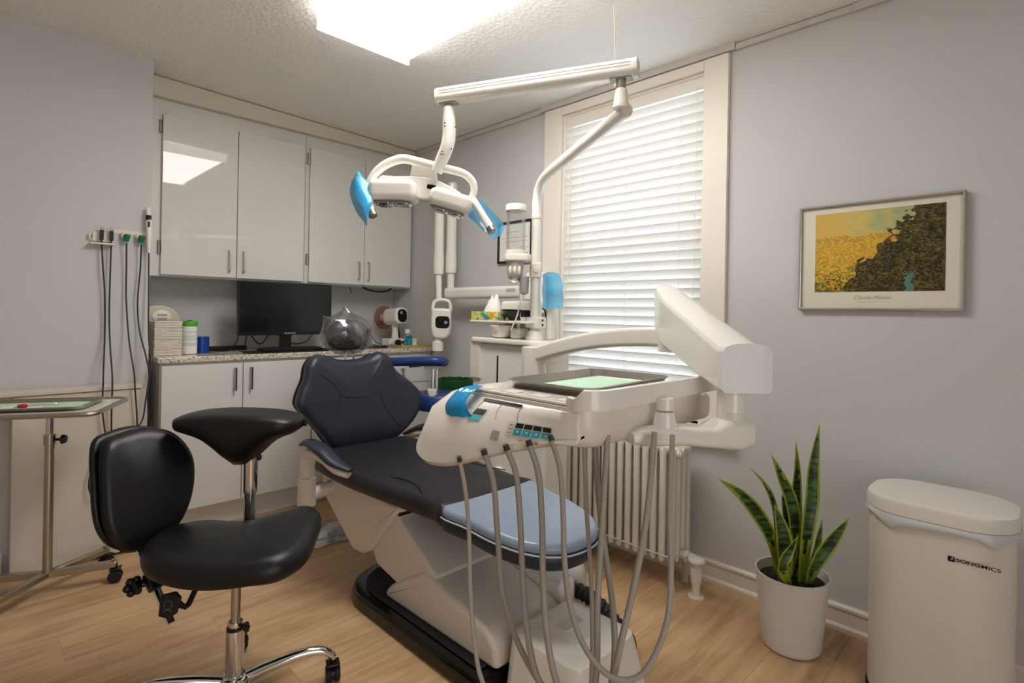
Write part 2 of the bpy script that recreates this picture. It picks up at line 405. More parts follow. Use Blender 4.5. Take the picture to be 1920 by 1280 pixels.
for z0, z1, xo in ((.70, 1.53, .12), (1.49, 2.319, .155)):
    q = MB(); x0, x1 = WX+xo, WX+xo+.032
    q.box((x0, 1.183, z0), (x1, 1.228, z1), .003); q.box((x0, 1.969, z0), (x1, 2.014, z1), .003)
    q.box((x0, 1.228, z0), (x1, 1.969, z0+.05), .003); q.box((x0, 1.228, z1-.05), (x1, 1.969, z1), .003)
    sash = q.build('sash_frame', CASE, win)
    q = MB(); q.box((x0+.013, 1.225, z0+.045), (x0+.018, 1.972, z1-.045)); q.build('pane', PANE, sash)

# ---------------------------------------------------------------- ceiling light (the room's own lamp)
DIFF = mat('glowing_diffuser', 'f4f0e8', .4, emit=('fdfaf6', LAMP))
LX0, LX1, LY0, LY1, LZ = 1.03, 1.478, 1.0, 2.215, 2.374
t = thing('ceiling_light', 'glowing rectangular fluorescent ceiling light with white wraparound diffuser', 'light', ((LX0+LX1)/2, (LY0+LY1)/2, 2.44))
m = MB(); m.box((LX0+.03, LY0+.02, 2.428), (LX1-.03, LY1-.02, 2.446), .003); m.build('housing', PLASTB, t)
sec = [(LX0+.008, LZ+.012), (LX0+.03, LZ), (LX1-.03, LZ), (LX1-.008, LZ+.012), (LX1-.016, LZ+.016), (LX0+.016, LZ+.016)]
ly = frame((0, 0, 0), (1, 0, 0), (0, -1, 0))
m = MB(); m.prism(sec, -LY1+.012, -LY0-.012, ly); m.build('diffuser', DIFF, t)
SIDE = mat('glowing_diffuser_side', 'f4f0e8', .4, emit=('fdfaf6', LAMP*.28))
for sg in (0, 1):
    X = lambda a: LX0+a if sg == 0 else LX1-a
    m = MB(); m.prism([(X(.0), 2.43), (X(.0078), LZ+.0125), (X(.015), LZ+.0175), (X(.008), 2.43)], -LY1+.012, -LY0-.012, ly); m.build('diffuser_side', SIDE, t)
for yy in (LY0, LY1-.012):
    m = MB(); m.box((LX0-.004, yy, LZ-.004), (LX1+.004, yy+.012, 2.44), .003); m.build('end_cap', mat('white_end_cap', 'f1ede4', .4, emit=('fdfaf6', LAMP*.25)), t)

# pull cord hanging from the ceiling
m = MB(); m.tube([(1.644, 1.157, 2.385), (1.648, 1.152, 2.221), (1.653, 1.147, 2.048)], .0011, 6); 
t = thing('pull_cord', 'thin beige pull cord hanging from the ceiling in front of the window', 'cord', (1.654, 1.147, 2.019))
m.build('string', mat('beige_cord', 'b39b76', .8), t)
m = MB(); m.lathe([(.001, .012), (.004, .006), (.005, -.004), (.002, -.010)], (1.654, 1.147, 2.029), n=10); m.build('bead', mat('amber_bead', 'b5854a', .4), t)

# ---------------------------------------------------------------- window blind
t = thing('window_blind', 'white horizontal slat blind lowered over the tall sash window', 'blind', (WX, 1.60, .72))
BX = WX+.035
m = MB(); m.box((BX-.028, 1.178, 2.262), (BX+.028, 2.018, 2.326), .004); m.build('headrail', CASE, t)
n_sl, z_top, pitch = 33, 2.235, .0462
ang = math.radians(65)
def slat_mesh():
    q = MB(); prof = []
    for i in range(7):
        u = -1+2*i/6; prof.append((.0255*u, .0035*(1-u*u)))
    top = prof; bot = [(a, b-.0024) for a, b in prof[::-1]]; poly = top+bot
    R = Matrix.Rotation(ang, 4, 'Y')
    r0 = [R @ V((a, 0, b)) for a, b in poly]
    q.loft([[p+V((0, -.415, 0)) for p in r0], [p+V((0, .415, 0)) for p in r0]]); return q
first = None
for i in range(n_sl):
    z = z_top-i*pitch
    if first is None:
        q = slat_mesh(); me_o = q.build('slat', SLAT, None, 50); me_o.parent = t; first = me_o
        o = first
    else:
        o = first.copy(); COL.objects.link(o)
    o.location = (BX-WX, 1.598-1.60, z-.72); WM[o.name] = Matrix.Translation((BX, 1.598, z))
zb = z_top-n_sl*pitch+.010
m = MB(); m.box((BX-.026, 1.183, zb-.012), (BX+.026, 2.013, zb+.010), .004); m.build('bottom_rail', CASE, t)
for yy in (1.30, 1.60, 1.90):
    for dx in (-.028, .028):
        m = MB(); m.cyl((BX+dx, yy, zb), (BX+dx, yy, 2.27), .0011, n=6); m.build('ladder_cord', PAPER, t)
m = MB(); m.cyl((BX-.038, 1.965, 1.42), (BX-.038, 1.965, 2.27), .0035, n=8); m.build('tilt_wand', PLASTB, t)
m = MB(); m.tube([(BX-.034, 1.215, 2.27), (BX-.036, 1.215, 1.9), (BX-.036, 1.217, .95)], .0014, 6); m.build('lift_cord', PAPER, t)

# ---------------------------------------------------------------- wall cabinets
def bar_handle(x, y, z0, z1, parent, r=.0045, out=.026, sq=False):
    q = MB()
    if sq:
        q.box((x-.005, y-out-.005, z0), (x+.005, y-out+.005, z1), .0012, 1)
        for z in (z0+.008, z1-.008): q.box((x-.004, y-out, z-.006), (x+.004, y, z+.006), .001, 1)
    else:
        q.tube([(x, y, z0), (x, y-out*.8, z0+.004), (x, y-out, z0+.014), (x, y-out, z1-.014), (x, y-out*.8, z1-.004), (x, y, z1)], r, 8)
    return q.build('handle', STEEL, parent)
def wall_cabinet(label, x0, x1, doors, hinges):
    t = thing('wall_cabinet', label, 'cabinet', ((x0+x1)/2, 3.76, 1.368), 'white wall cabinets above the counter')
    q = MB(); q.box((x0, 3.519, 1.368), (x1, 3.763, 2.345), .002, 1); q.build('body', CABF, t)
    for a, b, hs in doors:
        q = MB(); q.box((a, 3.498, 1.378), (b, 3.5175, 2.262), .0025, 2); d = q.build('door', CABW, t)
        bar_handle(hs, 3.498, 1.412, 1.538, d)
    for hx in hinges:
        for z in (1.49, 2.155):
            q = MB(); q.box((hx-.009, 3.508, z), (hx+.002, 3.521, z+.075), .003, 1); q.cyl((hx, 3.507, z+.002), (hx, 3.507, z+.073), .005, n=8); q.build('hinge', STEEL, t)
    return t
wall_cabinet('left pair of glossy white wall cupboard doors reflecting the ceiling light', .70, 1.572, [(.758, 1.148, 1.106), (1.152, 1.556, 1.187)], (.752,))
wall_cabinet('right pair of glossy white wall cupboard doors beside the x-ray arm', 1.574, 2.408, [(1.598, 2.000, 1.955), (2.004, 2.392, 2.030)], (1.590,))
q = MB(); q.tube([(1.98, 3.66, 1.367), (1.985, 3.65, 1.335), (1.988, 3.65, 1.322)], .0028, 6, 3)
solo(q, 'cable', BLACK, 'short black cable end poking down under the wall cupboards', 'cable')
q = MB(); q.tube([(2.05, 3.60, 1.366), (2.10, 3.595, 1.348), (2.17, 3.59, 1.338), (2.25, 3.59, 1.347), (2.29, 3.595, 1.366)], .006, 8, 4)
solo(q, 'cable', BLACK, 'thick black cable loop drooping below the right wall cupboard', 'cable')

# ---------------------------------------------------------------- base cabinets and worktop
def base_cabinet(label, x0, x1):
    t = thing('base_cabinet', label, 'cabinet', ((x0+x1)/2, 3.5, 0), 'white base cabinets under the worktop')
    q = MB(); q.box((x0, 3.232, .135), (x1, 3.762, .908), .002, 1); q.build('body', CABM, t)
    q = MB(); q.box((x0+.003, 3.285, .001), (x1-.003, 3.30, .134), 0); q.build('toe_kick', CABM, t)
    return t
def base_door(t, a, b, z0, z1, hx=None, hz=None):
    q = MB(); q.box((a, 3.211, z0), (b, 3.231, z1), .002, 2); d = q.build('door', CABM, t)
    if hx: bar_handle(hx, 3.211, hz[0], hz[1], d, sq=True)
    return d
t = base_cabinet('white base cabinet with two doors behind the black stools', .704, 1.50)
base_door(t, .708, 1.098, .140, .896, 1.055, (.745, .872)); base_door(t, 1.102, 1.497, .140, .896, 1.139, (.745, .872))
q = MB(); q.box((.700, 3.235, .10), (.7035, 3.30, .905), .001, 1); q.build('side_edge', mat('beige_side_panel', '9d9482', .6), t)
t = base_cabinet('white base cabinet with drawer slot behind the dental chair', 1.502, 2.408)
base_door(t, 1.506, 1.89, .140, .896); base_door(t, 1.894, 2.17, .140, .855, 2.137, (.675, .805)); 
q = MB(); q.box((2.174, 3.211, .70), (2.392, 3.231, .855), .002, 2); d = q.build('drawer', CABM, t)
q = MB(); q.box((2.20, 3.206, .806), (2.30, 3.212, .816), .001, 1); q.build('finger_pull', BLACK, d)
base_door(t, 2.174, 2.392, .140, .696)
q = MB(); q.box((.690, 3.206, .909), (2.410, 3.765, .940), .006, 3)
solo(q, 'worktop', GRANITE, 'beige speckled granite worktop along the back wall', 'worktop')
CT = .9405

# ---------------------------------------------------------------- things on the worktop
# monitor
mt = thing('monitor', 'black widescreen computer monitor standing on the granite worktop', 'monitor', (1.43, 3.46, CT))
q = MB(); q.box((1.138, 3.42, 1.036), (1.722, 3.452, 1.362), .004); q.build('bezel', BLACK, mt)
q = MB(); q.box((1.148, 3.4185, 1.056), (1.712, 3.4205, 1.354), 0); q.build('screen', mat('dark_screen', '0b0e12', .18), mt)
q = MB(); q.box((1.40, 3.452, CT+.012), (1.47, 3.472, 1.20), .004); q.build('stand_neck', BLACK, mt)
q = MB(); q.prism(rrect(.24, .15, .04), CT, CT+.012, Matrix.Translation((1.435, 3.515, 0)), .003); q.build('stand_foot', BLACK, mt)
text('maker_lettering', 'SCEPTRE', .0145, (1.447, 3.4185, 1.046), (1, 0, 0), (0, -1, 0), PAPER, mt, wide=1.25)
# desk mat, keyboard, strip, papers
q = MB(); q.prism(rrect(.66, .19, .03), CT, CT+.004, Matrix.Translation((1.47, 3.33, 0)), .001); solo(q, 'desk_mat', BLKRUB, 'thin black desk mat under the keyboard', 'mat')
kb = thing('keyboard', 'flat black keyboard lying below the monitor', 'keyboard', (1.43, 3.36, CT+.004))
q = MB(); q.box((1.245, 3.30, CT+.0045), (1.61, 3.42, CT+.017), .004); q.build('case', BLACK, kb)
rows = MB()
for r in range(4):
    for c in range(14): rows.box((1.253+c*.0252, 3.31+r*.026, CT+.017), (1.253+c*.0252+.021, 3.31+r*.026+.021, CT+.0215), .0015, 1)
o = rows.build('keys', mat('key_black', '18181a', .5), kb); o['kind'] = 'stuff'
q = MB(); q.box((1.0, 3.56, CT), (1.24, 3.60, CT+.028), .004); solo(q, 'power_strip', BLACK, 'black power strip lying left of the monitor', 'power strip')
q = MB(); q.box((1.02, 3.35, CT), (1.20, 3.44, CT+.003), .001, 1); solo(q, 'notepad', mat('grey_notepad', '8d8a86', .6), 'thin grey pad lying left of the monitor foot', 'pad')
for pts, lab in (([(1.02, 3.55, CT+.006), (1.10, 3.47, CT+.006), (1.15, 3.47, CT+.06), (1.17, 3.50, 1.05)], 'thin dark cord rising to the monitor left edge'),
                 ([(1.24, 3.60, CT+.02), (1.26, 3.60, CT+.10), (1.33, 3.60, CT+.03), (1.39, 3.59, CT+.10)], 'dark cord looping behind the monitor, left of its neck'),
                 ([(1.50, 3.60, CT+.10), (1.54, 3.60, CT+.03), (1.62, 3.58, CT+.04), (1.66, 3.56, CT+.09)], 'dark cord looping behind the monitor, right of its neck')):
    q = MB(); q.tube(pts, .0035, 6, 5); solo(q, 'cord', BLACK, lab, 'cord')
ot = thing('wall_outlet', 'white wall outlet behind the monitor stand', 'outlet', (1.58, BY, 1.0))
q = MB(); q.box((1.54, BY-.006, .965), (1.66, BY-.0005, 1.045), .002, 1); q.build('plate', PLASTB, ot)
for xx in (1.575, 1.625):
    q = MB(); q.box((xx-.014, BY-.009, .985), (xx+.014, BY-.0055, 1.025), .003, 1); q.build('socket', PAPER, ot)
# stack of folded towels + pale appliance + wipes + blue roll
st = thing('towel_stack', 'stack of white folded paper towels at left end of worktop', 'paper towels', (.768, 3.41, CT))
zz = CT; rr = random.Random(3)
for i in range(22):
    h = .0083; dx, dy = rr.uniform(-.002, .002), rr.uniform(-.002, .002)
    q = MB(); q.box((.702+dx, 3.35+dy, zz), (.833+dx, 3.47+dy, zz+h*.92), .002, 1); q.build('towel', mat('towel_white', 'ddd5c8', .85), st); zz += h
dv = thing('desk_appliance', 'pale rounded appliance standing behind the white towel stack', 'appliance', (.79, 3.60, CT))
q = MB(); q.prism([(-.10, 0), (.085, 0), (.075, .17), (.062, .215), (.03, .252), (-.02, .268), (-.07, .265), (-.10, .25)], -.10, .10, frame((.79, 3.60, CT), (1, 0, 0), (0, -1, 0)), .012, 3); q.build('body', mat('pale_olive_plastic', 'c3bda5', .4), dv)
q = MB(); q.ell((.765, 3.498, CT+.205), (.048, .012, .038)); q.build('dome_cover', PLASTB, dv)
for i in range(2):
    q = MB(); q.box((.745, 3.484, CT+.185+i*.022), (.79, 3.4885, CT+.197+i*.022), .001, 1); q.build('button', GREY, dv)
wp = thing('wipes_canister', 'white round wipes canister with bright green lid', 'canister', (.879, 3.40, CT))
q = MB(); q.lathe([(.030, 0), (.0375, .002), (.0385, .008), (.0385, .150), (.036, .154)], (.879, 3.40, CT)); q.build('can', PAPER, wp)
q = MB(); q.lathe([(.034, .1545), (.0395, .155), (.0405, .160), (.0405, .176), (.037, .181), (.02, .182)], (.879, 3.40, CT)); l_ = q.build('lid', mat('bright_green_plastic', '4fa52c', .4), wp)
q = MB(); q.box((.867, 3.385, CT+.1815), (.891, 3.41, CT+.186), .002, 1); q.build('flap', mat('dark_green_plastic', '2a6a1c', .4), l_)
for zz_, hh in ((.045, .018), (.075, .030), (.115, .012)):
    q = MB(); q.lathe([(.0387, zz_), (.0390, zz_+.001), (.0390, zz_+hh), (.0387, zz_+hh+.001)], (.879, 3.40, CT)); q.build('label_band', mat('pale_label', 'cfd2cd', .6), wp)
q = MB(); q.lathe([(.016, 0), (.036, .001), (.037, .004), (.037, .088), (.036, .091), (.016, .092), (.015, .088), (.015, .004)], (.962, 3.47, CT))
solo(q, 'film_roll', mat('royal_blue_film', '0d3f96', .25), 'roll of royal blue barrier film standing beside the wipes canister', 'roll')
# hand-held x-ray unit on its stand (white, black screen), with clear round shield
xg = thing('handheld_xray', 'white hand-held x-ray unit on its charging stand at right end of worktop', 'x-ray unit', (2.26, 3.5, CT))
q = MB(); q.prism(rrect(.15, .12, .02), CT, CT+.055, Matrix.Translation((2.255, 3.49, 0)), .01, 3); b_ = q.build('charging_base', PLAST, xg)
q = MB(); q.box((2.283, 3.426, CT+.018), (2.300, 3.430, CT+.036), .001, 1); q.build('charge_port', BLACK, b_)
q = MB(); q.tube([(2.262, 3.49, CT+.05), (2.262, 3.49, CT+.12), (2.258, 3.49, CT+.17)], [.028, .021, .026], 14, 3); q.build('grip', PLAST, xg)
ax = (V((.707, -.707, 0))*.74-V((.707, .707, 0))*.66+V((0, 0, .08))).normalized(); c0 = V((2.262, 3.485, 1.158))
q = MB(); fr_ = frame(c0-ax*.085, (ax.y, -ax.x, 0), ax); q.prism(rrect(.115, .125, .045, 6), 0, .165, fr_, .016, 3); q.build('body', PLAST, xg)
q = MB(); q.prism(rrect(.080, .095, .034, 6), .163, .170, fr_, .002, 1); d_ = q.build('screen', BLKGLOSS, xg)
q = MB(); q.prism(rrect(.022, .022, .01, 4, .012, -.022), .170, .173, fr_, .001, 1); q.build('button', GREY, d_)
q = MB(); q.cyl(c0-ax*.18, c0-ax*.08, .030, .036, 20, .004); q.build('cone', PLASTB, xg)
q = MB(); q.cyl(c0-ax*.150, c0-ax*.146, .088, n=36); q.build('round_shield', AMBER, xg, label='clear rosy round shield')
q = MB(); q.tube([(2.30, 3.52, CT+.15), (2.33, 3.54, CT+.07), (2.34, 3.55, CT+.01)], [.007, .009, .006], 8, 3); q.build('strap', BLACK, xg)
q = MB(); q.tube([(2.165, 3.50, CT+.01), (2.12, 3.52, CT+.03), (2.08, 3.55, CT+.09), (2.06, 3.56, CT+.06), (2.085, 3.53, CT+.012), (2.13, 3.46, CT+.004), (2.165, 3.46, CT+.006)], .003, 6, 5)
solo(q, 'charger_cable', BLACK, 'tangled thin black charger cable beside the hand-held x-ray unit', 'cable')
q = MB(); q.pad([(-.07, 0), (0, .035), (.08, .02), (.08, -.02), (0, -.035)], .010, .004, .003, Matrix.Translation((2.03, 3.36, CT))); solo(q, 'mouse', BLACK, 'flat black pouch lying near the hand-held x-ray unit', 'pouch')
# yellow tray with bottles
yt = thing('yellow_tray', 'shallow yellow plastic tray under the small bottles', 'tray', (2.29, 3.36, CT))
YEL = mat('pale_yellow_plastic', 'b9ad6c', .4)
q = MB(); q.prism(rrect(.24, .18, .02), CT, CT+.004, Matrix.Translation((2.275, 3.318, 0)), .001, 1); q.build('tray_floor', YEL, yt)
q = MB(); ri = [(a, b) for a, b in rrect(.24, .18, .02)]; q.loft([[V((2.275+a*s, 3.318+b*s, CT+z)) for a, b in ri] for s, z in ((1, .003), (1.05, .018), (1.02, .018), (.97, .004))], cap=False, closed=True); q.build('rim', YEL, yt)
TZ = CT+.0045
bt = thing('clear_bottle', 'clear squeeze bottle with white cap, tallest on the yellow tray', 'bottle', (2.30, 3.385, TZ))
q = MB(); q.lathe([(.014, 0), (.021, .002), (.022, .008), (.022, .07), (.018, .082), (.013, .088)], (2.30, 3.385, TZ), n=20); q.build('bottle', mat('milky_clear_plastic', 'a9b9bd', .2, trans=.4), bt)
q = MB(); q.lathe([(.013, .088), (.019, .089), (.020, .092), (.020, .116), (.017, .120)], (2.30, 3.385, TZ), n=20); q.build('cap', PAPER, bt)
q = MB(); q.lathe([(.0222, .030), (.0226, .031), (.0226, .044), (.0222, .045)], (2.30, 3.385, TZ), n=20); q.build('label_band', mat('teal_label', '3f86a8', .5), bt)
bb = thing('blue_bottle', 'small bright blue bottle beside the clear one on yellow tray', 'bottle', (2.278, 3.33, TZ))
q = MB(); q.lathe([(.010, 0), (.016, .001), (.017, .005), (.017, .055), (.015, .06)], (2.278, 3.33, TZ), n=18); q.build('bottle', mat('cyan_blue_plastic', '1d8cba', .3), bb)
q = MB(); q.lathe([(.015, .06), (.022, .061), (.023, .064), (.023, .074), (.020, .077)], (2.278, 3.33, TZ), n=18); q.build('cap', mat('blue_cap', '1779a8', .3), bb)
bw = thing('white_jar', 'tiny white jar in front of the blue bottle on yellow tray', 'jar', (2.305, 3.30, TZ))
q = MB(); q.lathe([(.010, 0), (.016, .001), (.017, .004), (.017, .036), (.015, .038)], (2.305, 3.30, TZ), n=18); q.build('jar', PAPER, bw)
q = MB(); q.lathe([(.014, .038), (.0175, .0385), (.018, .041), (.018, .052), (.016, .055)], (2.305, 3.30, TZ), n=18); q.build('cap', mat('pinkish_white_cap', 'd9cbc0', .4), bw)
q = MB(); R_ = frame((2.222, 3.385, TZ+.024), (.8, -.6, 0), (.6, .78, .1)); q.lathe([(.014, -.009), (.023, -.009), (.024, 0), (.023, .009), (.014, .009), (.013, 0)], m=R_, n=24)
solo(q, 'tape_ring', BLACK, 'black ring of tape standing left of the bottles', 'tape')

# ---------------------------------------------------------------- left wall: sensor holder, plugs, camera wand, cords
LW = LY-.0005
hd = thing('cable_holder', 'white wall bracket holding two black usb plugs by their cords', 'holder', (.475, LY, 1.50))
q = MB(); q.box((.428, LY-.012, 1.508), (.506, LW, 1.556), .004); q.build('back_plate', PLASTB, hd)
q = MB(); q.box((.415, LY-.045, 1.492), (.512, LW, 1.502), .004); q.build('shelf', PLASTB, hd)
q = MB(); q.tube([(.428, LY-.004, 1.548), (.418, LY-.012, 1.54), (.416, LY-.014, 1.525), (.426, LY-.006, 1.512)], .004, 6, 4); q.build('hook', PLASTB, hd)
def hung_cord(name, label, x, z, pts, plug):
    t = thing(name, label, 'cable', (x, LY-.02, z), 'cords hanging on the left wall')
    q = MB(); q.tube(pts, .0036, 7, 6); q.build('cord', mat('dark_grey_cord', '35302e', .6), t)
    if plug == 'usb':
        q = MB(); q.box((x-.008, LY-.035, z-.03), (x+.008, LY-.021, z+.018), .003); q.build('plug', BLACK, t)
        q = MB(); q.box((x-.006, LY-.032, z+.018), (x+.006, LY-.025, z+.034), .001, 1); q.build('usb_tip', STEEL, t)
    else:
        q = MB(); q.lathe([(.010, -.028), (.013, -.02), (.014, 0), (.014, .006), (.010, .009)], m=frame((x+.004, LY-.034, z), (1, 0, 0), (.1, -.3, 1)), n=18); q.build('plug', mat('deep_green_plastic', '1c7a45', .35), t)
    return t
yw = LY-.026
hung_cord('usb_cord', 'leftmost dark cord hanging from the white bracket to the cabinet', .462, 1.545, [(.462, yw, 1.515), (.468, yw, 1.40), (.478, yw, 1.25), (.481, yw, 1.05), (.470, yw-.06, .92), (.462, 3.165, .83), (.462, 3.165, .70), (.48, 3.165, .55)], 'usb')
hung_cord('usb_cord', 'second dark cord from the left, hanging below the white bracket', .500, 1.545, [(.500, yw, 1.515), (.498, yw, 1.35), (.497, yw, 1.15), (.500, yw-.03, .98), (.497, 3.165, .85), (.496, 3.165, .66), (.50, 3.165, .5)], 'usb')
for i, (x, lab, pts) in enumerate(((.558, 'left one of the two cords with green plugs in white wall sockets', [(.560, yw-.01, 1.51), (.563, yw, 1.38), (.565, yw, 1.22), (.575, yw-.03, 1.02), (.582, 3.165, .88), (.588, 3.163, .79), (.598, 3.165, .65), (.602, 3.165, .50)]),
                                   (.620, 'right one of the two cords with green plugs, bending near the wall edge', [(.622, yw-.01, 1.51), (.621, yw, 1.38), (.612, yw, 1.22), (.622, yw, 1.08), (.640, yw-.06, .95), (.645, 3.163, .86), (.640, 3.160, .74), (.655, 3.155, .58)]))):
    s = thing('wall_socket', ('left' if i == 0 else 'right')+' small round white wall socket holding a green plug', 'socket', (x, LY, 1.545))
    q = MB(); q.cyl((x-.004, LW, 1.548), (x-.004, LY-.024, 1.548), .017, .015, 20, .003); q.build('socket_cup', PLASTB, s)
    hung_cord('green_plug_cord', lab, x, 1.545, pts, 'green')
q = MB(); q.box((.512, LY-.004, 1.556), (.646, LW, 1.575), .001, 1); solo(q, 'mounting_strip', PLASTB, 'thin white mounting strip on the wall above the green plugs', 'strip')
wd = thing('intraoral_camera', 'white wand camera with black band hanging at the wall edge', 'camera', (.652, LY-.02, 1.50))
q = MB(); q.tube([(.650, LY-.028, 1.70), (.652, LY-.03, 1.64), (.654, LY-.03, 1.56), (.655, LY-.03, 1.50), (.656, LY-.028, 1.47)], [.009, .012, .012, .010, .006], 12, 3); q.build('wand', PAPER, wd)
q = MB(); q.tube([(.6515, LY-.0295, 1.635), (.6525, LY-.03, 1.66)], .0127, 12); q.build('band', BLACK, wd)
q = MB(); q.box((.6465, LY-.0445, 1.60), (.6565, LY-.041, 1.628), .001, 1); q.build('button', BLACK, wd)
q = MB(); q.box((.640, LY-.03, 1.515), (.664, LW, 1.535), .003); q.build('clip', PLASTB, wd)
q = MB(); q.tube([(.656, yw, 1.475), (.657, yw-.006, 1.30), (.656, yw-.03, 1.05), (.655, yw-.09, .93), (.640, 3.148, .84), (.628, 3.143, .74), (.618, 3.14, .66), (.60, 3.145, .62), (.56, 3.15, .60)], .0033, 7, 6); q.build('cord', mat('dark_grey_cord', '35302e', .6), wd)
# white low cabinet standing by the wall and its loose cable
wc = thing('side_cabinet', 'white slim side cabinet against the left wall behind the steel trolley', 'cabinet', (.38, 3.24, 0))
q = MB(); q.box((.150, 3.19, .012), (.618, 3.28, .795), .003); q.build('body', mat('side_cabinet_white', 'd6cdbf', .4), wc)
q = MB(); q.box((.02, 3.182, .797), (.632, 3.284, .816), .003); q.build('top', mat('side_cabinet_white', 'd6cdbf', .4), wc)
q = MB(); q.box((.17, 3.22, .0005), (.60, 3.27, .012), 0); q.build('plinth', DARK, wc)
q = MB(); q.tube([(.475, 3.172, .57), (.455, 3.168, .52), (.43, 3.165, .46), (.415, 3.165, .38), (.425, 3.165, .32), (.47, 3.165, .30), (.52, 3.17, .33), (.545, 3.172, .44), (.53, 3.174, .55)], .0033, 7, 5)
solo(q, 'cable', mat('dark_grey_cord', '35302e', .6), 'thin dark cable loop hanging in front of the white side cabinet', 'cable')

# ---------------------------------------------------------------- steel instrument trolley (Mayo stand)
mt = thing('instrument_trolley', 'steel instrument trolley on castors with white top at far left', 'trolley', (.27, 2.98, 0))
R0 = V((.0, 0, 0)); u_ = V((.9, -.435, 0)).normalized(); v_ = V((.435, .9, 0)).normalized()   # trolley axes: right, away
tc_ = V((.155, 2.875, 0))
def tr(a, b, z): return tc_+u_*a+v_*b+V((0, 0, z))
T_Z = .79
tfm = Matrix((u_, v_, V((0, 0, 1)))).transposed().to_4x4(); tfm.translation = tc_
q = MB(); q.prism(rrect(.60, .37, .035), T_Z-.004, T_Z+.001, tfm, .001, 1); q.build('top', mat('white_enamel', 'd8d2c6', .3), mt)
q = MB(); ri = rrect(.62, .39, .045); q.tube([tfm @ V((a, b, T_Z)) for a, b in ri], .010, 8, closed=True); q.build('rim', STEEL, mt)
pc = V((.256, 2.965, 0))
q = MB(); q.cyl(pc+V((0, 0, .07)), pc+V((0, 0, .65)), .0165, n=20); q.build('outer_post', STEEL, mt)
q = MB(); q.cyl(pc+V((0, 0, .64)), pc+V((0, 0, T_Z-.004)), .013, n=20); q.build('inner_post', CHROME, mt)
q = MB(); q.cyl(pc+V((0, 0, .615)), pc+V((0, 0, .66)), .0205, n=20, bev=.002); q.build('collar', STEEL, mt)
q = MB(); q.cyl(pc+u_*.018+V((0, 0, .637)), pc+u_*.045+V((0, 0, .637)), .006, n=10); q.cyl(pc+u_*.040+V((0, 0, .637)), pc+u_*.058+V((0, 0, .637)), .020, .017, 12, .004); q.build('clamp_knob', BLACK, mt)
def caster(parent, p, r=.026, hub=False, d=None, fork=BLACK):
    d = d or V((1, 0, 0)); c = V((p[0], p[1], r+.0005)); s = d.cross(V((0, 0, 1))).normalized()
    q = MB()
    for sg in (-1, 1): q.cyl(c+s*sg*.005, c+s*sg*.022, r, n=22, bev=.004)
    cs = q.build('caster', BLKRUB, parent)
    q = MB(); q.cyl(c-s*.0045, c+s*.0045, r*.75, n=16); q.cyl(c+V((0, 0, r*.3)), c+V((0, 0, r+.028)), .008, n=10); q.box((-.02, -.021, 0), (.022, .021, .006), .002, 1, frame(c+V((0, 0, r+.003)), d, (0, 0, 1))); q.build('fork', fork, cs)
    if hub:
        q = MB()
        for sg in (-1, 1): q.cyl(c+s*sg*.022, c+s*sg*.0235, r*.62, n=20)
        q.build('hub_cap', mat('beige_hub', '8f8578', .4), cs)
    return cs
for k, (a, b) in enumerate(((.235, .03), (.15, .20), (-.12, -.30), (-.28, .02))):
    e = pc+u_*a+v_*b
    if e.y > 3.15: e.y = 3.15
    d = (e-pc); d.z = 0; L = d.length; d.normalize()
    q = MB(); q.box((0, -.016, -.012), (L, .016, .014), .003, 1, frame(pc+V((0, 0, .078)), d, (0, 0, 1))); lg = q.build('leg', STEEL, mt)
    q = MB(); q.lathe([(.004, 0), (.008, .001), (.008, .007), (.004, .009)], e-d*.012+V((0, 0, .0925)), n=12); q.build('bolt', STEEL, lg)
    caster(mt, e-d*.004, d=d)
# steel tray with mint paper on it
ty = thing('steel_tray', 'steel instrument tray with mint paper on the trolley top', 'tray', tr(-.02, -.01, T_Z+.001))
def steel_tray(parent, m4, sx, sy, z, h=.016):
    q = MB(); o = rrect(sx-.03, sy-.03, .03, 6); O2 = rrect(sx, sy, .045, 6); O3 = rrect(sx-.006, sy-.006, .042, 6); I2 = rrect(sx-.034, sy-.034, .028, 6)
    F = lambda P, zz: [m4 @ V((a, b, zz)) for a, b in P]
    q.loft([F(o, z), F(O3, z+h-.001), F(O2, z+h-.001), F(O2, z+h+.0015), F(rrect(sx-.012, sy-.012, .039, 6), z+h+.0015), F(I2, z+.0018)]); return q.build('pan', STEEL, parent)
m4 = tfm @ Matrix.Translation((.0, .01, 0))
steel_tray(ty, m4, .50, .26, T_Z+.0015)
q = MB(); q.box((-.22, -.105, T_Z+.0035), (.20, .105, T_Z+.0042), 0, m=m4); q.build('liner_paper', GREEN, ty)
q = MB(); q.box((-.06, -.055, T_Z+.0043), (.07, .045, T_Z+.005), 0, m=m4 @ Matrix.Rotation(.2, 4, 'Z')); solo(q, 'paper_slip', PAPER, 'white paper slip on the mint paper of the trolley tray', 'paper')
it = thing('dental_instrument', 'small wire instrument with red tip on the trolley tray', 'instrument', m4 @ V((-.04, -.02, T_Z+.006)))
q = MB(); q.tube([m4 @ V(p) for p in ((-.01, -.03, T_Z+.008), (.04, .0, T_Z+.012), (.10, .03, T_Z+.010), (.105, .038, T_Z+.009), (.098, .040, T_Z+.009), (.03, .012, T_Z+.009))], .0022, 6, 5); q.build('wire', STEEL, it)
q = MB(); q.ell(m4 @ V((.025, -.045, T_Z+.0145)), (.017, .012, .009)); q.build('tip', mat('ruby_red_plastic', 'a81a24', .25), it)

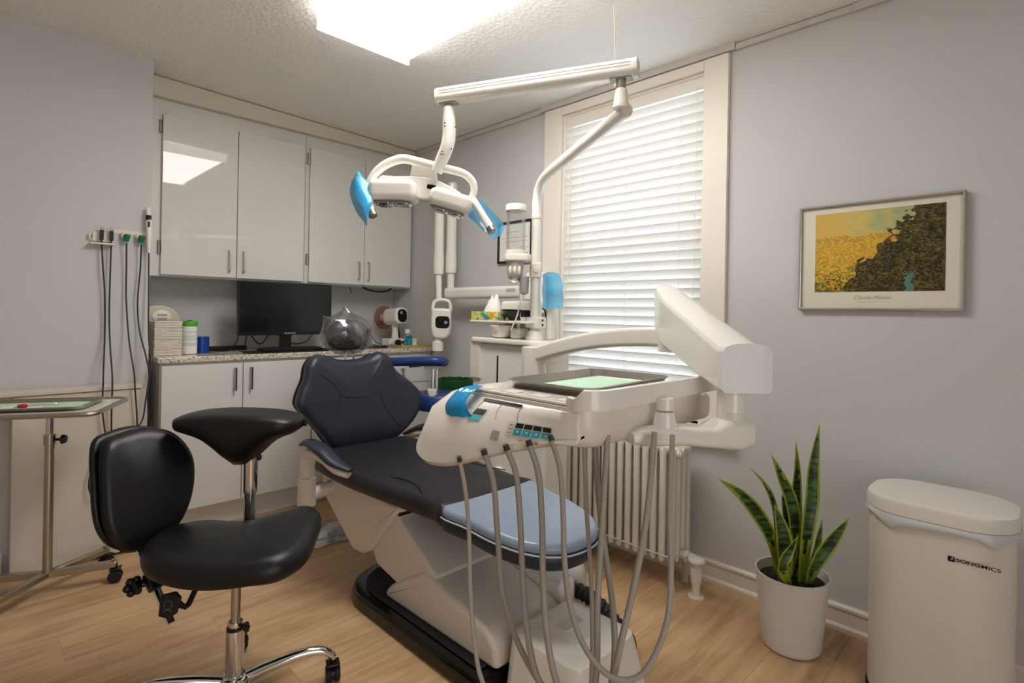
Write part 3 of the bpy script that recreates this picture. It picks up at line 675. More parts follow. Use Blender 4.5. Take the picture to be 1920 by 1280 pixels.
# ---------------------------------------------------------------- black saddle stool with back and arm pad
so = V((.592, 1.755, 0))
st = thing('saddle_stool', 'black vinyl saddle stool with backrest and arm pad on chrome castor base', 'stool', so)
up = V((0, 0, 1)); rt = V((.707, -.707, 0)); fw = V((.707, .707, 0))
def SP(a, b, z): return so+rt*a+fw*b+up*z
seat_o = [(-.275, .06), (-.235, .125), (-.16, .175), (-.05, .195), (.06, .245), (.165, .265), (.245, .20), (.275, .09), (.285, -.05), (.24, -.15), (.12, -.185), (-.06, -.18), (-.18, -.14), (-.255, -.05)]
smx = Matrix((rt, fw, up)).transposed().to_4x4(); smx.translation = so-rt*.030+fw*.0+V((0, 0, .425))
def sbend(v):
    v.z += .028*max(0, v.x/.25)*max(0, (v.y+.05)/.25)-.02*math.exp(-(v.x/.16)**2)*(v.z > .02)+.10*max(0, v.y)**1.5
    return v
q = MB(); q.pad([(x*.90, y*.92) for x, y in seat_o], .085, .040, .020, smx, 6, 9, bend=sbend); se = q.build('seat', BLKLEATH, st, 60)
q = MB(); mm = Matrix((rt, fw, up)).transposed().to_4x4(); mm.translation = so
q.box((-.14, -.07, .400), (.10, .08, .428), .005, 2, mm); q.build('mounting_plate', BLACK, st)
q = MB(); q.cyl(SP(0, 0, .20), SP(0, 0, .404), .0135, n=20); q.build('piston', STEEL, st)
q = MB(); q.cyl(SP(0, 0, .375), SP(0, 0, .401), .018, n=20, bev=.002); q.build('top_collar', CHROME, st)
q = MB(); q.cyl(SP(0, 0, .235), SP(0, 0, .252), .021, n=22, bev=.002); q.build('lower_collar', CHROME, st)
q = MB(); q.cyl(SP(0, 0, .226), SP(0, 0, .237), .0245, n=22, bev=.002); q.build('black_ring', BLACK, st)
q = MB(); q.cyl(SP(0, 0, .075), SP(0, 0, .228), .0255, n=28); q.build('column', CHROME, st)
q = MB(); q.cyl(SP(.02, -.01, .245), SP(.04, -.02, .246), .006, n=10)
for k in range(5): q.ell(SP(.044+.004*math.cos(k*1.257), -.022, .246+.010*math.sin(k*1.257)), (.007, .007, .007), nu=8, nv=6)
q.build('height_knob', BLACK, st)
q = MB(); q.lathe([(.028, .05), (.045, .055), (.047, .07), (.040, .085), (.028, .092)], so, n=28); q.build('hub', CHROME, st)
for k in range(4):
    a = math.radians(23+90*k); d = rt*math.cos(a)+fw*math.sin(a)
    e = so+d*.285
    q = MB(); q.tube([so+d*.03+up*.072, so+d*.10+up*.092, so+d*.19+up*.108, so+d*.25+up*.104, so+d*.280+up*.085, e+up*.072], [.019, .017, .015, .014, .012, .010], 12, 5); lg = q.build('leg', CHROME, st)
    caster(st, e, .0255, True, V((-d.y, d.x, 0)))
# backrest
bc = (0.412, 2.048, 0.627)
bc = V(bc); nb = (rt*.85-fw*.53).normalized(); wb = (rt*.53+fw*.85).normalized(); tb = (up*.97-nb*.22).normalized(); wb = tb.cross(nb).normalized()
bo = [(-.135, .15), (-.06, .175), (.03, .178), (.115, .15), (.165, .08), (.165, -.01), (.13, -.10), (.065, -.165), (-.02, -.185), (-.10, -.165), (-.15, -.09), (-.155, .03)]
bm4 = Matrix((wb, tb, nb)).transposed().to_4x4(); bm4.translation = bc-nb*.03
def bbend(v):
    v.z += .9*v.x*v.x+.35*max(0, -v.x-.05)*.5; v.z -= .10*max(0, v.y-.05); return v
bo = [(x*.84, y) for x, y in bo]
q = MB(); q.pad(bo, .062, .030, .018, bm4, 6, 9, bend=bbend); bk = q.build('backrest', BLKLEATH, st, 60)
q = MB(); q.pad([(x*1.03-.004, y*1.02) for x, y in bo], .034, .015, .004, bm4 @ Matrix.Translation((0, 0, -.040)), 6, 7, bend=bbend); q.build('back_shell', BLKLEATH, st, 60)
q = MB(); pts = smooth_closed([V((x*1.0, y*1.0, .031)) for x, y in bo], 5); q.tube([bm4 @ bbend(p.copy()) for p in pts], .0035, 6, closed=True); q.build('piping', mat('black_piping', '060606', .4), bk)
q = MB(); p0, p1 = V((0.378, 2.025, 0.493)), V((0.449, 1.870, 0.252))
axis = (p1-p0).normalized(); p1 = p1+axis*.001
q.box((0, -.011, -.004), ((p1-p0).length, .011, .004), .002, 1, frame(p0, axis, (nb-axis*nb.dot(axis)))); q.build('back_bar', CHROME, st)
pj = p0+axis*.150
q = MB(); q.box((-.022, -.02, -.016), (.036, .02, .020), .006, 2, frame(pj, axis, (nb-axis*nb.dot(axis)))); q.tube([pj, pj+rt*.05+up*.0, SP(-.10, -.03, .375)], .016, 10, 3); q.build('back_bracket', BLACK, st)
kc = pj-rt*.035-fw*.03-up*.01
q = MB(); q.cyl(kc+rt*.03+fw*.02, kc, .008, n=10)
for k in range(6): q.ell(kc+(tb*math.sin(k*1.047)+wb*math.cos(k*1.047))*.018, (.012, .012, .012), nu=10, nv=7)
q.cyl(kc+fw*.008, kc-fw*.012, .021, .019, 18, .004); q.build('back_knob', BLACK, st)
lc = V((0.422, 1.777, 0.353)); 
q = MB(); q.tube([SP(-.09, -.06, .372), SP(-.10, -.09, .34), lc+up*.03], .008, 8, 4); q.prism([(-.028, .026), (.012, .036), (.03, .02), (.024, -.022), (.0, -.035), (-.026, -.03)], -.006, .006, frame(lc, rt, (-fw+up*.25)), .004, 2); q.build('tilt_lever', BLACK, st)
q = MB(); lm_ = frame(lc-fw*.0068+up*.003, rt, (-fw+up*.25)); q.tube([lm_ @ V((.011*math.cos(a), .011*math.sin(a), 0)) for a in [2*PI*k/20 for k in range(20)]], .0011, 5, closed=True); q.build('lever_mark', mat('grey_print', '6f6f6f', .5), st)
q = MB(); q.tube([lm_ @ V(p) for p in ((-.012, -.016, 0), (0, -.013, 0), (.014, -.015, 0))], .0011, 5); q.build('lever_mark', mat('grey_print', '6f6f6f', .5), st)
# arm pad on its post
ac = V((0.668, 1.947, 0.820)); A0 = -.218; A1 = .205
secs = []
for i in range(15):
    s = i/14; x = A0+(A1-A0)*s; e = (1-abs(2*s-1)**3.2)**.55 if 0 < s < 1 else .0
    wd_ = .055+.045*e if e else .03; topz = .030*e+.008*math.sin(PI*s); boat = .018+.10*math.exp(-((s-.53)/.20)**2)*1.0+.030*e
    if s in (0, 1): boat = .016; topz = .006; wd_ = .03
    ring = []
    for j in range(20):
        a = 2*PI*j/20; cx, sz = math.cos(a), math.sin(a)
        zz = topz*abs(sz)**.7 if sz > 0 else -boat*abs(sz)**.9
        ring.append(ac+rt*x+fw*(wd_*math.copysign(abs(cx)**.75, cx))+up*(zz))
    secs.append(ring)
q = MB(); q.loft(secs); ap = q.build('arm_pad', BLKLEATH, st, 60)
seam = []
for s in range(24):
    a = 2*PI*s/24; seam.append(ac+rt*((A0+A1)/2+(A1-A0)/2*.985*math.copysign(abs(math.cos(a))**.55, math.cos(a)))+fw*(.099*math.copysign(abs(math.sin(a))**.8, math.sin(a))*.99)-up*.002)
q = MB(); q.tube(seam, .0022, 6, closed=True); q.build('seam', mat('black_piping', '060606', .4), ap)
q = MB(); q.lathe([(.006, 0), (.013, .003), (.014, .014), (.008, .018)], m=frame(ac+rt*(A1-.004)-up*.002, (0, 0, 1), rt), n=14); q.build('end_knob', BLACK, ap)
pp = V((0.689, 1.927, 0.709))
q = MB(); q.cyl((pp.x, pp.y, .58), (pp.x, pp.y, .72), .0225, n=22); q.build('upper_post', CHROME, st)
q = MB(); q.tube([(pp.x, pp.y, .60), (pp.x, pp.y, .42), (pp.x-.01, pp.y-.02, .385), (pp.x-.05, pp.y-.10, .378)], .0195, 14, 4); q.build('lower_post', CHROME, st)
q = MB(); q.ell((pp.x+.024, pp.y-.01, .695), (.009, .009, .012)); q.build('post_knob', BLACK, st)

# ---------------------------------------------------------------- dental chair
ch = thing('dental_chair', 'dark blue dental patient chair with white shell and pale blue foot cover', 'dental chair', (1.40, 1.75, 0))
CX = 1.42
YZ = lambda x0: frame((x0, 0, 0), (0, 1, 0), (1, 0, 0))      # local x = Y, y = Z, extruded along X
def side(poly, x0, x1, name, material, bev=.012, seg=3, parent=ch):
    q = MB(); q.prism(poly, 0, x1-x0, YZ(x0), bev, seg); return q.build(name, material, parent, 35)
q = MB(); bpo = [(1.125, 1.245), (1.625, 1.245)]+[(1.375+.25*math.cos(PI*k/16), 1.96+.22*math.sin(PI*k/16)) for k in range(17)]
q.prism(bpo, .001, .058, Matrix(), .014, 3); q.build('base_plate', BLKGLOSS, ch)
q = MB(); q.prism([(1.375+(a-1.375)*.82, 1.70+(b-1.70)*.9) for a, b in bpo], .058, .066, Matrix(), .004, 1); q.build('base_mat', BLKRUB, ch)
side([(1.895, .055), (1.895, .085), (1.86, .115), (1.66, .235), (1.60, .235), (1.29, .172), (1.25, .135), (1.243, .06)], 1.20, 1.54, 'base_cover', BEIGE, .022, 4)
q = MB(); q.box((1.535, 1.26, .06), (1.625, 1.60, .225), .02, 3); q.build('link_cover', PLAST, ch)
side([(2.05, .235), (1.865, .405), (1.58, .24), (1.60, .16), (1.80, .118), (1.98, .15)], 1.215, 1.525, 'lift_arm', BEIGE, .012, 3)
side([(2.44, .445), (1.80, .445), (1.79, .425), (2.00, .205), (2.06, .172), (2.14, .168), (2.42, .34)], 1.19, 1.62, 'seat_support', BEIGE, .018, 3)
q = MB(); q.box((1.20, 1.80, .40), (1.60, 2.05, .43), .005); q.build('under_pan', BLACK, ch)
seat_xy = [(-.245, 2.50), (-.285, 2.36), (-.29, 2.12), (-.262, 1.86), (-.235, 1.60), (-.228, 1.50), (.0, 1.485), (.228, 1.50), (.235, 1.60), (.262, 1.86), (.29, 2.12), (.285, 2.36), (.245, 2.50), (0, 2.53)]
q = MB(); q.pad([(CX+a, b) for a, b in seat_xy], .085, .040, .012, Matrix.Translation((0, 0, .440)), 5, 8, bend=lambda v: V((v.x, v.y, v.z+.05*max(0, abs(v.x-CX)-.12)*max(0, v.y-1.8)*2.4))); sc_ = q.build('seat', SEATBLK, ch, 60)
seam = [(CX-.235, 2.02, .520), (CX-.185, 1.86, .531), (CX-.185, 1.74, .534), (CX-.215, 1.66, .530)]
for sg in (-1, 1):
    q = MB(); q.tube([(CX+sg*(a-CX), b, c) for a, b, c in seam], .0022, 6, 6); q.build('seam', NAVYSEAM, sc_)
leg_xy = [(-.226, 1.53), (-.222, 1.40), (-.212, 1.27), (-.165, 1.145), (-.07, 1.075), (.07, 1.075), (.165, 1.145), (.212, 1.27), (.222, 1.40), (.226, 1.53), (0, 1.545)]
tilt = lambda v: V((v.x, v.y, v.z-.10*max(0, 1.52-v.y)))
q = MB(); q.pad([(CX+a, b) for a, b in leg_xy], .080, .036, .004, Matrix.Translation((0, 0, .428)), 5, 8, bend=tilt); lr = q.build('leg_rest', NAVY, ch, 60)
q = MB(); q.pad([(CX+a*.985, (b-1.3)*.985+1.302) for a, b in leg_xy], .040, .018, .009, Matrix.Translation((0, 0, .480)), 5, 8, bend=tilt); fc = q.build('foot_cover', COVER, lr, 60)
q = MB(); ring = [tilt(p) for p in smooth_closed([V((CX+a*1.004, (b-1.3)*1.004+1.3, .486)) for a, b in leg_xy], 5)]; q.tube(ring, .003, 6, closed=True); q.build('piping', mat('pale_piping', 'b9c2cc', .4), lr)
# backrest: outline in (x, z) on a plane leaning a little back
back_o = [(1.385, .462), (1.30, .500), (1.235, .585), (1.165, .665), (1.105, .740), (1.118, .800), (1.150, .860), (1.168, .930), (1.215, .975), (1.285, .968), (1.36, .945), (1.45, .942), (1.53, .955), (1.585, .978), (1.645, .945), (1.672, .878), (1.745, .815), (1.805, .740), (1.79, .672), (1.770, .628), (1.705, .550), (1.625, .490), (1.50, .458)]
bmx = frame((0, 2.625, 0), (1, 0, 0), (0, -1, 0))
def lean(v): return V((v.x, v.y, v.z+.08*((v.x-1.445)/.35)**2-.12*(v.y-.46)*.6+.02*math.exp(-((v.y-.58)/.1)**2)))
q = MB(); q.pad(back_o, .085, .042, .022, bmx, 5, 9, bend=lean); bk = q.build('backrest', NAVY, ch, 60)
def back_line(pts, r=.0032):
    P = [bmx @ lean(V((x, z, .104-.0)) ) for x, z in smooth2(pts)]
    return P
def smooth2(pts): return [(p.x, p.y) for p in smooth_open([V((a, b, 0)) for a, b in pts], 6)]
from mathutils.bvhtree import BVHTree
bvh = BVHTree.FromPolygons([v.co + V(ch.location) for v in bk.data.vertices], [list(p.vertices) for p in bk.data.polygons])
def back_seam(pts):
    out = []
    for x, z in smooth2(pts):
        h = bvh.ray_cast(V((x, 1.8, z)), V((0, 1, 0)))
        if h[0]: out.append(h[0]+V((0, .0006, 0)))
    return out
for sg in (-1, 1):
    q = MB(); f = lambda L: [(1.445+sg*(x-1.445), z) for x, z in L]
    q.tube(back_seam(f([(1.665, .885), (1.600, .835), (1.560, .775), (1.575, .700), (1.625, .620), (1.67, .575)])), .0024, 6); q.build('seam', NAVYSEAM, bk)
q = MB(); q.tube(back_seam([(1.331, .772), (1.39, .755), (1.445, .752), (1.50, .757), (1.558, .776)]), .0024, 6)
q.build('seam', NAVYSEAM, bk)
q = MB(); q.pad([(x, z) for x, z in [(1.445+(x-1.445)*.96, .715+(z-.715)*.95) for x, z in back_o]], .03, .012, .004, frame((0, 2.662, 0), (1, 0, 0), (0, -1, 0)), 5, 5, bend=lambda v: V((v.x, v.y, v.z+.08*((v.x-1.445)/.35)**2-.12*(v.y-.46)*.6))); q.build('back_shell', BLACK, ch, 60)
q = MB(); q.box((1.36, 2.58, .36), (1.50, 2.66, .60), .01); q.box((1.38, 2.30, .36), (1.48, 2.62, .44), .01); q.build('back_hinge', BLACK, ch)
# headrest in its clear bag
hc = V((1.455, 2.70, 1.065))
hr = MB(); hr.ell(hc, (.125, .065, .085), e=.85); hrest = hr.build('headrest', NAVY, ch, 60)
q = MB(); q.tube([(1.425, 2.66, .90), (1.43, 2.675, .96), (1.435, 2.69, 1.03)], .0065, 8, 3); q.tube([(1.475, 2.66, .90), (1.472, 2.675, .96), (1.468, 2.69, 1.03)], .0065, 8, 3); q.build('headrest_post', CHROME, ch)
rb = random.Random(11); rows = []
nU, nV = 26, 12
for i in range(nV+1):
    a = -PI/2+PI*i/nV; row = []
    for j in range(nU+1):
        b = 2*PI*j/nU; k = 1+.10*math.sin(3*b+2*a)*math.cos(a)+rb.uniform(-.035, .035)*(0 < j < nU)
        p = V((.140*k*math.cos(a)*math.cos(b), .082*k*math.cos(a)*math.sin(b), .108*k*math.sin(a)))
        row.append(p)
    row[nU] = row[0].copy(); rows.append(row)
def pull(tip, w, amt):
    for r in rows:
        for p in r:
            d = (p.normalized()-tip.normalized()).length if p.length > 1e-6 else 9
            p += (tip-p)*amt*math.exp(-(d/w)**2)
pull(V((-.150, 0, .105)), .34, .95); pull(V((-.02, .01, .165)), .30, .95); pull(V((.155, -.02, -.06)), .25, .7)
for r in rows:
    for p in r: p.z = max(p.z, -.104)
q = MB(); q.shell([[hc+p for p in r] for r in rows], .0008); q.build('plastic_bag', WRAP, hrest, 25, label='crinkled clear plastic bag')
# armrests
def armrest(pts, padpts, post):
    q = MB(); q.tube(pts, [.034, .036, .030, .024, .018], 14, 5, flat=.75); 
    q.cyl(post[0], post[1], .040, .038, 22, .006); a = q.build('armrest', PLASTB, ch)
    q = MB(); q.tube(padpts, [.016, .034, .040, .034, .016], 14, 5, flat=.45); q.build('armrest_pad', NAVY, a, 60)
armrest([(1.075, 2.335, .46), (1.075, 2.335, .52), (1.075, 2.305, .570), (1.085, 2.20, .568), (1.10, 2.12, .535), (1.125, 2.06, .520)],
        [(1.062, 2.365, .600), (1.07, 2.31, .618), (1.082, 2.22, .603), (1.10, 2.13, .562), (1.13, 2.05, .540)], ((1.075, 2.335, .335), (1.075, 2.335, .46)))
armrest([(1.815, 2.36, .42), (1.815, 2.36, .47), (1.81, 2.40, .52), (1.80, 2.50, .525), (1.79, 2.60, .49), (1.785, 2.65, .47)],
        [(1.815, 2.30, .50), (1.815, 2.37, .55), (1.81, 2.48, .56), (1.80, 2.57, .53), (1.785, 2.64, .50)], ((1.815, 2.36, .36), (1.815, 2.36, .43)))
for a_, b_ in (((1.075, 2.335, .375), (1.22, 2.335, .40)), ((1.815, 2.36, .385), (1.60, 2.35, .41))):
    q = MB(); q.cyl(a_, b_, .028, n=16); q.build('armrest_bracket', BEIGE, ch)

# foot pedal in clear bag, white junction box, ribbed hose, jug
fp = thing('foot_pedal', 'grey foot pedal in a clear plastic bag on the floor by the chair', 'foot pedal', (1.398, 2.730, 0.000))
fo = V((1.398, 2.730, 0.000))
q = MB(); q.pad([(-.10, -.05), (-.03, -.085), (.09, -.06), (.11, .04), (.02, .085), (-.08, .05)], .035, .014, .012, Matrix.Translation(fo+V((0, 0, .001)))); q.build('pedal', mat('dark_grey_plastic', '4a4b4d', .4), fp)
rows = []
for i in range(7):
    rows.append([fo+V((-.145+.29*i/6, -.125+.25*j/6, .004+.062*math.sin(PI*i/6)*math.sin(PI*j/6)+rb.uniform(0, .008))) for j in range(7)])
q = MB(); q.shell(rows, .0008); q.build('plastic_bag', WRAP, fp, 20)
jb = thing('junction_box', 'glossy white junction box on the floor at the foot of the chair', 'box', (1.40, 1.02, 0))
q = MB(); o0 = rrect(.36, .335, .05, 5, 1.385, 1.065); o1 = rrect(.31, .290, .045, 5, 1.380, 1.080); o2 = rrect(.25, .235, .03, 5, 1.380, 1.085)
q.loft([[V((a, b, z)) for a, b in o] for o, z in ((o0, .0), (o0, .012), (o1, .172), ([(1.38+(a-1.38)*.97, 1.08+(b-1.08)*.97) for a, b in o1], .19), (o2, .197))]); q.build('cover', PLAST, jb)
q = MB(); q.prism(rrect(.10, .05, .012), .1955, .1995, Matrix.Translation((1.40, 1.11, 0)), .001, 1); q.build('lid_inset', PLASTB, jb)
q = MB(); P = smooth_open([V(p) for p in ((1.625, 1.36, .12), (1.665, 1.29, .145), (1.70, 1.215, .11), (1.715, 1.15, .06), (1.70, 1.09, .036), (1.655, 1.05, .034))], 12)
rs = [.030 if i % 3 else .0245 for i in range(len(P))]
q.tube(P, rs, 14); solo(q, 'ribbed_hose', mat('dark_ribbed_rubber', '24282a', .45), 'black ribbed hose curving to the floor behind the junction box', 'hose', angle=20)
jg = thing('jug', 'white translucent plastic jug standing behind the junction box', 'jug', (1.765, 1.42, 0))
q = MB(); q.lathe([(.066, .001), (.078, .006), (.080, .02), (.080, .135), (.074, .165), (.055, .190), (.028, .203), (.022, .207)], (1.765, 1.42, 0), n=30); q.build('bottle', mat('milky_white_plastic', 'd9dad4', .25, trans=.25), jg)
q = MB(); q.lathe([(.022, .207), (.027, .208), (.027, .228), (.024, .232)], (1.765, 1.42, 0), n=20); q.build('cap', PLASTB, jg)

# ---------------------------------------------------------------- side unit (tower) with post, spittoon, shelf
tw = thing('side_unit', 'white dental side unit with spittoon and post beside the window', 'dental unit', (1.97, 1.9, .29))
q = MB(); q.box((1.88, 1.66, .30), (2.06, 2.17, 1.045), .018, 3); q.build('body', PLAST, tw)
q = MB(); q.prism(rrect(.215, .545, .05, 6, 1.965, 1.915), 1.045, 1.072, Matrix(), .008, 2); q.build('top_cover', PLAST, tw)
q = MB(); q.box((1.8775, 1.972, .70), (1.8815, 1.982, .985), .001, 1); q.build('slot', BLACK, tw)
q = MB(); q.box((1.868, 2.10, .86), (1.885, 2.176, 1.06), .006, 2); q.build('corner_trim', PLASTB, tw)
q = MB(); q.prism([(1.66, .30), (2.17, .30), (2.10, .20), (1.75, .20)], 0, .15, YZ(1.90), .01, 2); q.cyl((1.63, 1.95, .36), (1.92, 1.95, .40), .045, n=20); q.build('mount_arm', PLASTB, tw)
q = MB(); q.cyl((1.955, 1.80, 1.07), (1.955, 1.80, 1.115), .045, .036, 26, .006); q.build('post_socket', PLAST, tw)
# spittoon bowl
bo_ = V((1.925, 2.00, 1.072))
q = MB(); q.lathe([(.03, 0), (.045, .010), (.058, .04), (.062, .062), (.058, .065), (.05, .045), (.03, .018), (.01, .014)], bo_, n=32); q.build('spittoon_bowl', PLAST, tw)
q = MB(); q.tube([(1.93, 1.885, 1.07), (1.93, 1.885, 1.12), (1.935, 1.90, 1.165), (1.95, 1.95, 1.175), (1.96, 1.985, 1.15)], .0075, 10, 5); q.build('spout', PLASTB, tw)
q = MB(); q.box((1.905, 1.86, 1.072), (1.985, 1.925, 1.125), .014, 3); q.build('spout_base', PLAST, tw)
q = MB(); q.box((1.985, 1.83, 1.072), (2.05, 2.08, 1.262), .02, 3); q.build('water_housing', PLAST, tw)
# shelf clamped to the post
q = MB(); q.prism(rrect(.125, .42, .03, 5, 1.925, 1.985), 1.148, 1.160, Matrix(), .004, 2); sh = q.build('shelf', PLAST, tw)
q = MB(); q.box((1.925, 1.752, 1.128), (1.99, 1.84, 1.182), .008, 2); q.build('shelf_clamp', PLAST, tw)
for zz in (1.143, 1.166):
    q = MB(); q.cyl((1.958, 1.7525, zz), (1.958, 1.7495, zz), .006, n=10); q.build('screw', BLACK, tw)
q = MB(); q.box((2.00, 1.735, 1.072), (2.03, 1.775, 1.385), .006, 2); q.build('upright_panel', PLAST, tw)
q = MB(); q.tube([(2.00, 1.765, 1.16), (1.995, 1.77, 1.21), (1.985, 1.78, 1.225)], .004, 6, 4); q.build('panel_clip', BLACK, tw)
# arm bracket and curved arm
q = MB(); q.box((1.80, 1.605, .975), (1.90, 1.74, 1.045), .006, 2); q.cyl((1.81, 1.665, .915), (1.81, 1.665, 1.05), .055, n=28, bev=.006); q.build('arm_bracket', PLAST, tw)
# film sheet hanging on the upright panel
def film(name, label, rows, material=FILM, th=.0008, angle=60):
    q = MB(); q.shell(rows, th); return solo(q, name, material, label, 'film sheet', 'blue barrier film sheets', angle)
rows = []
for i in range(9):
    z = 1.388-.165*i/8
    rows.append([V((1.992+.012*math.sin(i*1.3)*.3, 1.785-.13*j/6*(.80+.2*min(1, i/3)), z+.012*math.sin(PI*j/6)*(i < 2))) for j in range(7)])
for i, r in enumerate(rows):
    for j, p in enumerate(r): p.x += -.012*math.sin(PI*j/6)
film('barrier_film', 'blue film sheet stuck on the white upright panel left of the window', rows, FILML)

# delivery unit: curved arm, spring arm, column, table
dl = thing('instrument_table', 'white dental instrument table on a jointed arm with grey hoses', 'instrument table', (1.22, .93, .93))
pA = [(1.812, 1.663, 1.010), (1.795, 1.50, 1.055), (1.775, 1.33, 1.092), (1.755, 1.16, 1.115), (1.735, 1.0, 1.125), (1.728, .93, 1.125)]
P = smooth_open([V(p) for p in pA], 6); rings = []
for i, p in enumerate(P):
    s = i/(len(P)-1); t_ = (P[min(i+1, len(P)-1)]-P[max(i-1, 0)]).normalized(); sd = t_.cross(up).normalized(); nn = sd.cross(t_)
    hh = .033*(1-s)+.036*s; ww = .036
    rings.append([p+sd*a*ww*2+nn*b*hh*2 for a, b in rrect(1, 1, .22, 4)])
q = MB(); q.loft(rings); q.build('curved_arm', PLAST, dl, 45)
q = MB(); q.cyl((1.728, .945, 1.075), (1.728, .945, 1.215), .047, n=26, bev=.005); q.build('elbow_joint', PLAST, dl)
# spring arm: near end low, far end high
n0, n1 = V((1.352, .552, 0)), V((1.742, .965, 0)); ax_ = (n1-n0).normalized(); sd = V((ax_.y, -ax_.x, 0))
def arch(wd, z0, z1, c, crown=.016):
    out = [c+sd*(-wd)+up*(z0+.009), c+sd*(-wd+.003)+up*(z0+.003), c+sd*(-wd+.009)+up*z0, c+sd*(wd-.009)+up*z0, c+sd*(wd-.003)+up*(z0+.003), c+sd*wd+up*(z0+.009), c+sd*wd+up*(z1-.022)]
    for k in range(9):
        a = PI*k/8; out.append(c+sd*(wd-.004)*math.cos(a)+up*(z1-.014+crown*math.sin(a)))
    out.append(c+sd*(-wd)+up*(z1-.022)); return out
st_ = [(0, .0575, 1.022, 1.128), (.03, .059, 1.020, 1.132), (.16, .0585, 1.040, 1.168), (.34, .057, 1.075, 1.218), (.50, .056, 1.105, 1.262), (.60, .050, 1.140, 1.298), (.655, .030, 1.19, 1.312)]
q = MB(); q.loft([arch(wd, z0, z1, n0+ax_*(s-.02)) for s, wd, z0, z1 in st_]); sa = q.build('spring_arm', PLAST, dl, 30)
q = MB(); q.loft([arch(.061, 1.017, 1.135, n0+ax_*(s-.034)) for s in (0, .004, .028)]); q.build('end_cap', mat('cool_white_cap', 'dcdbd9', .3, coat=.3), sa, 30)
cc = n0+ax_*.055
q = MB(); q.cyl(cc+up*.955, cc+up*1.03, .034, n=30); q.build('column_collar', PLAST, dl)
q = MB(); q.cyl(cc+up*.930, cc+up*.962, .0345, n=30, bev=.003); q.build('column_sleeve', PLASTB, dl)
pv = V((1.205, .675, 0)); ab = (pv-cc).normalized(); L = (pv-cc).length; rings = []
sdb = ab.cross(up)
for s, ww, z0, z1, o in ((-.050, .022, .880, .918, 0), (-.042, .040, .868, .938, 0), (0, .047, .862, .942, 0), (.035, .044, .868, .940, 0), (.075, .040, .874, .925, 0), (L*.8, .037, .886, .934, 0), (L, .037, .888, .934, 0), (L+.07, .036, .892, .930, 0), (L+.10, .022, .898, .924, 0)):
    rings.append([cc+ab*s+sdb*a*ww*2+up*((z0+z1)/2+b*(z1-z0)) for a, b in rrect(1, 1, .28, 4)])
q = MB(); q.loft(rings); la = q.build('lower_arm', PLAST, dl, 40)
for zz in (.905, .885):
    e_ = cc+sdb*.0
    q = MB(); o_ = cc-ab*.047+fw*-.012; q.cyl(o_+up*zz, o_+up*zz-ab*.004, .0035, n=8); q.build('screw', BLACK, la)
q = MB(); q.cyl(pv+up*.930, pv+up*.968, .029, .023, 26, .003); q.cyl(pv+up*.972, pv+up*1.0, .022, n=24); q.build('pivot', PLAST, dl)
# table body
TX0, TX1, TY0, TY1, TT = .945, 1.52, .715, 1.135, 1.0
to_ = rrect(TX1-TX0, TY1-TY0, .055, 7, (TX0+TX1)/2, (TY0+TY1)/2)
ct_ = V(((TX0+TX1)/2, (TY0+TY1)/2, 0))
sc = lambda s, z, dy=0: [V((ct_.x+(a-ct_.x)*s, ct_.y+(b-ct_.y)*s+dy, z)) for a, b in to_]
q = MB(); q.loft([sc(.88, .898), sc(.945, .906), sc(.985, .925), sc(.995, .948), sc(1.0, .985), sc(.995, .992), sc(.98, .994)]); tb_ = q.build('table_body', BEIGE, dl, 50)
q = MB(); q.prism([(a, b) for a, b in rrect(TX1-TX0-.008, TY1-TY0-.008, .052, 7, ct_.x, ct_.y)], .9945, 1.0005, Matrix(), .002, 2); q.build('silicone_mat', PLAST, dl)
for yy in (.80, .89, .98, 1.07):
    q = MB(); q.box((TX0+.020, yy-.030, 1.0005), (TX0+.060, yy+.020, 1.0022), .0015, 1); q.build('mat_ridge', PLASTB, dl)
q = MB(); q.prism(rrect(.30, .36, .06, 6, 1.44, .90), .90, .975, Matrix(), .02, 3); q.build('rear_housing', BEIGE, dl)
# rail along the near edge, hooked at the left
q = MB(); P = smooth_open([V(p) for p in ((.958, .772, 0), (.948, .745, 0), (.957, .716, 0), (.985, .700, 0), (1.03, .697, 0), (1.20, .697, 0), (1.40, .697, 0), (1.60, .697, 0))], 5); rings = []
for i, p in enumerate(P):
    t_ = (P[min(i+1, len(P)-1)]-P[max(i-1, 0)]).normalized(); s2 = t_.cross(up); h1 = 1.016 if i < 6 else min(1.036, 1.016+.02*(i-5)/3)
    rings.append([p+s2*a*.008+up*z for a, z in ((-1, .990), (1, .990), (1.2, .998), (1, h1-.002), (.4, h1), (-.4, h1), (-1, h1-.002), (-1.2, .998))])
q.loft(rings); q.build('rail', PLAST, dl, 40)
# handpiece apron: a drooping wing along the -X side, deepest at the far end
ap = []
spec = [  # far -> near : y, x_top, x_mid, z_mid, x_tip, z_tip
    (1.175, .955, .905, .955, .885, .910), (1.16, .950, .868, .950, .822, .850), (1.12, .947, .858, .940, .812, .820), (1.05, .946, .862, .936, .826, .823), (.97, .945, .880, .932, .850, .848), (.90, .945, .897, .930, .876, .874), (.83, .945, .914, .928, .902, .895), (.775, .947, .930, .922, .922, .909), (.74, .955, .946, .915, .944, .914)]
for y, xt, xm, zm, xp, zp in spec:
    zt = .986
    ring = [(xt+.012, zt), (xt-.008, zt-.004), (xt-.35*(xt-xm)-.008, (zt*.6+zm*.4)), (xm, zm), ((xm*.5+xp*.5)-.006, zm*.45+zp*.55), (xp, zp+.012), (xp+.012, zp), (xp+.04, zp+.006), (min(xp+.09, 1.0), max(zp+.02, .905)), (1.0, .925)]
    ap.append([V((a, y, z)) for a, z in ring])
tmp = []
for i in range(len(ap[0])): tmp.append(smooth_open([r[i] for r in ap], 4))
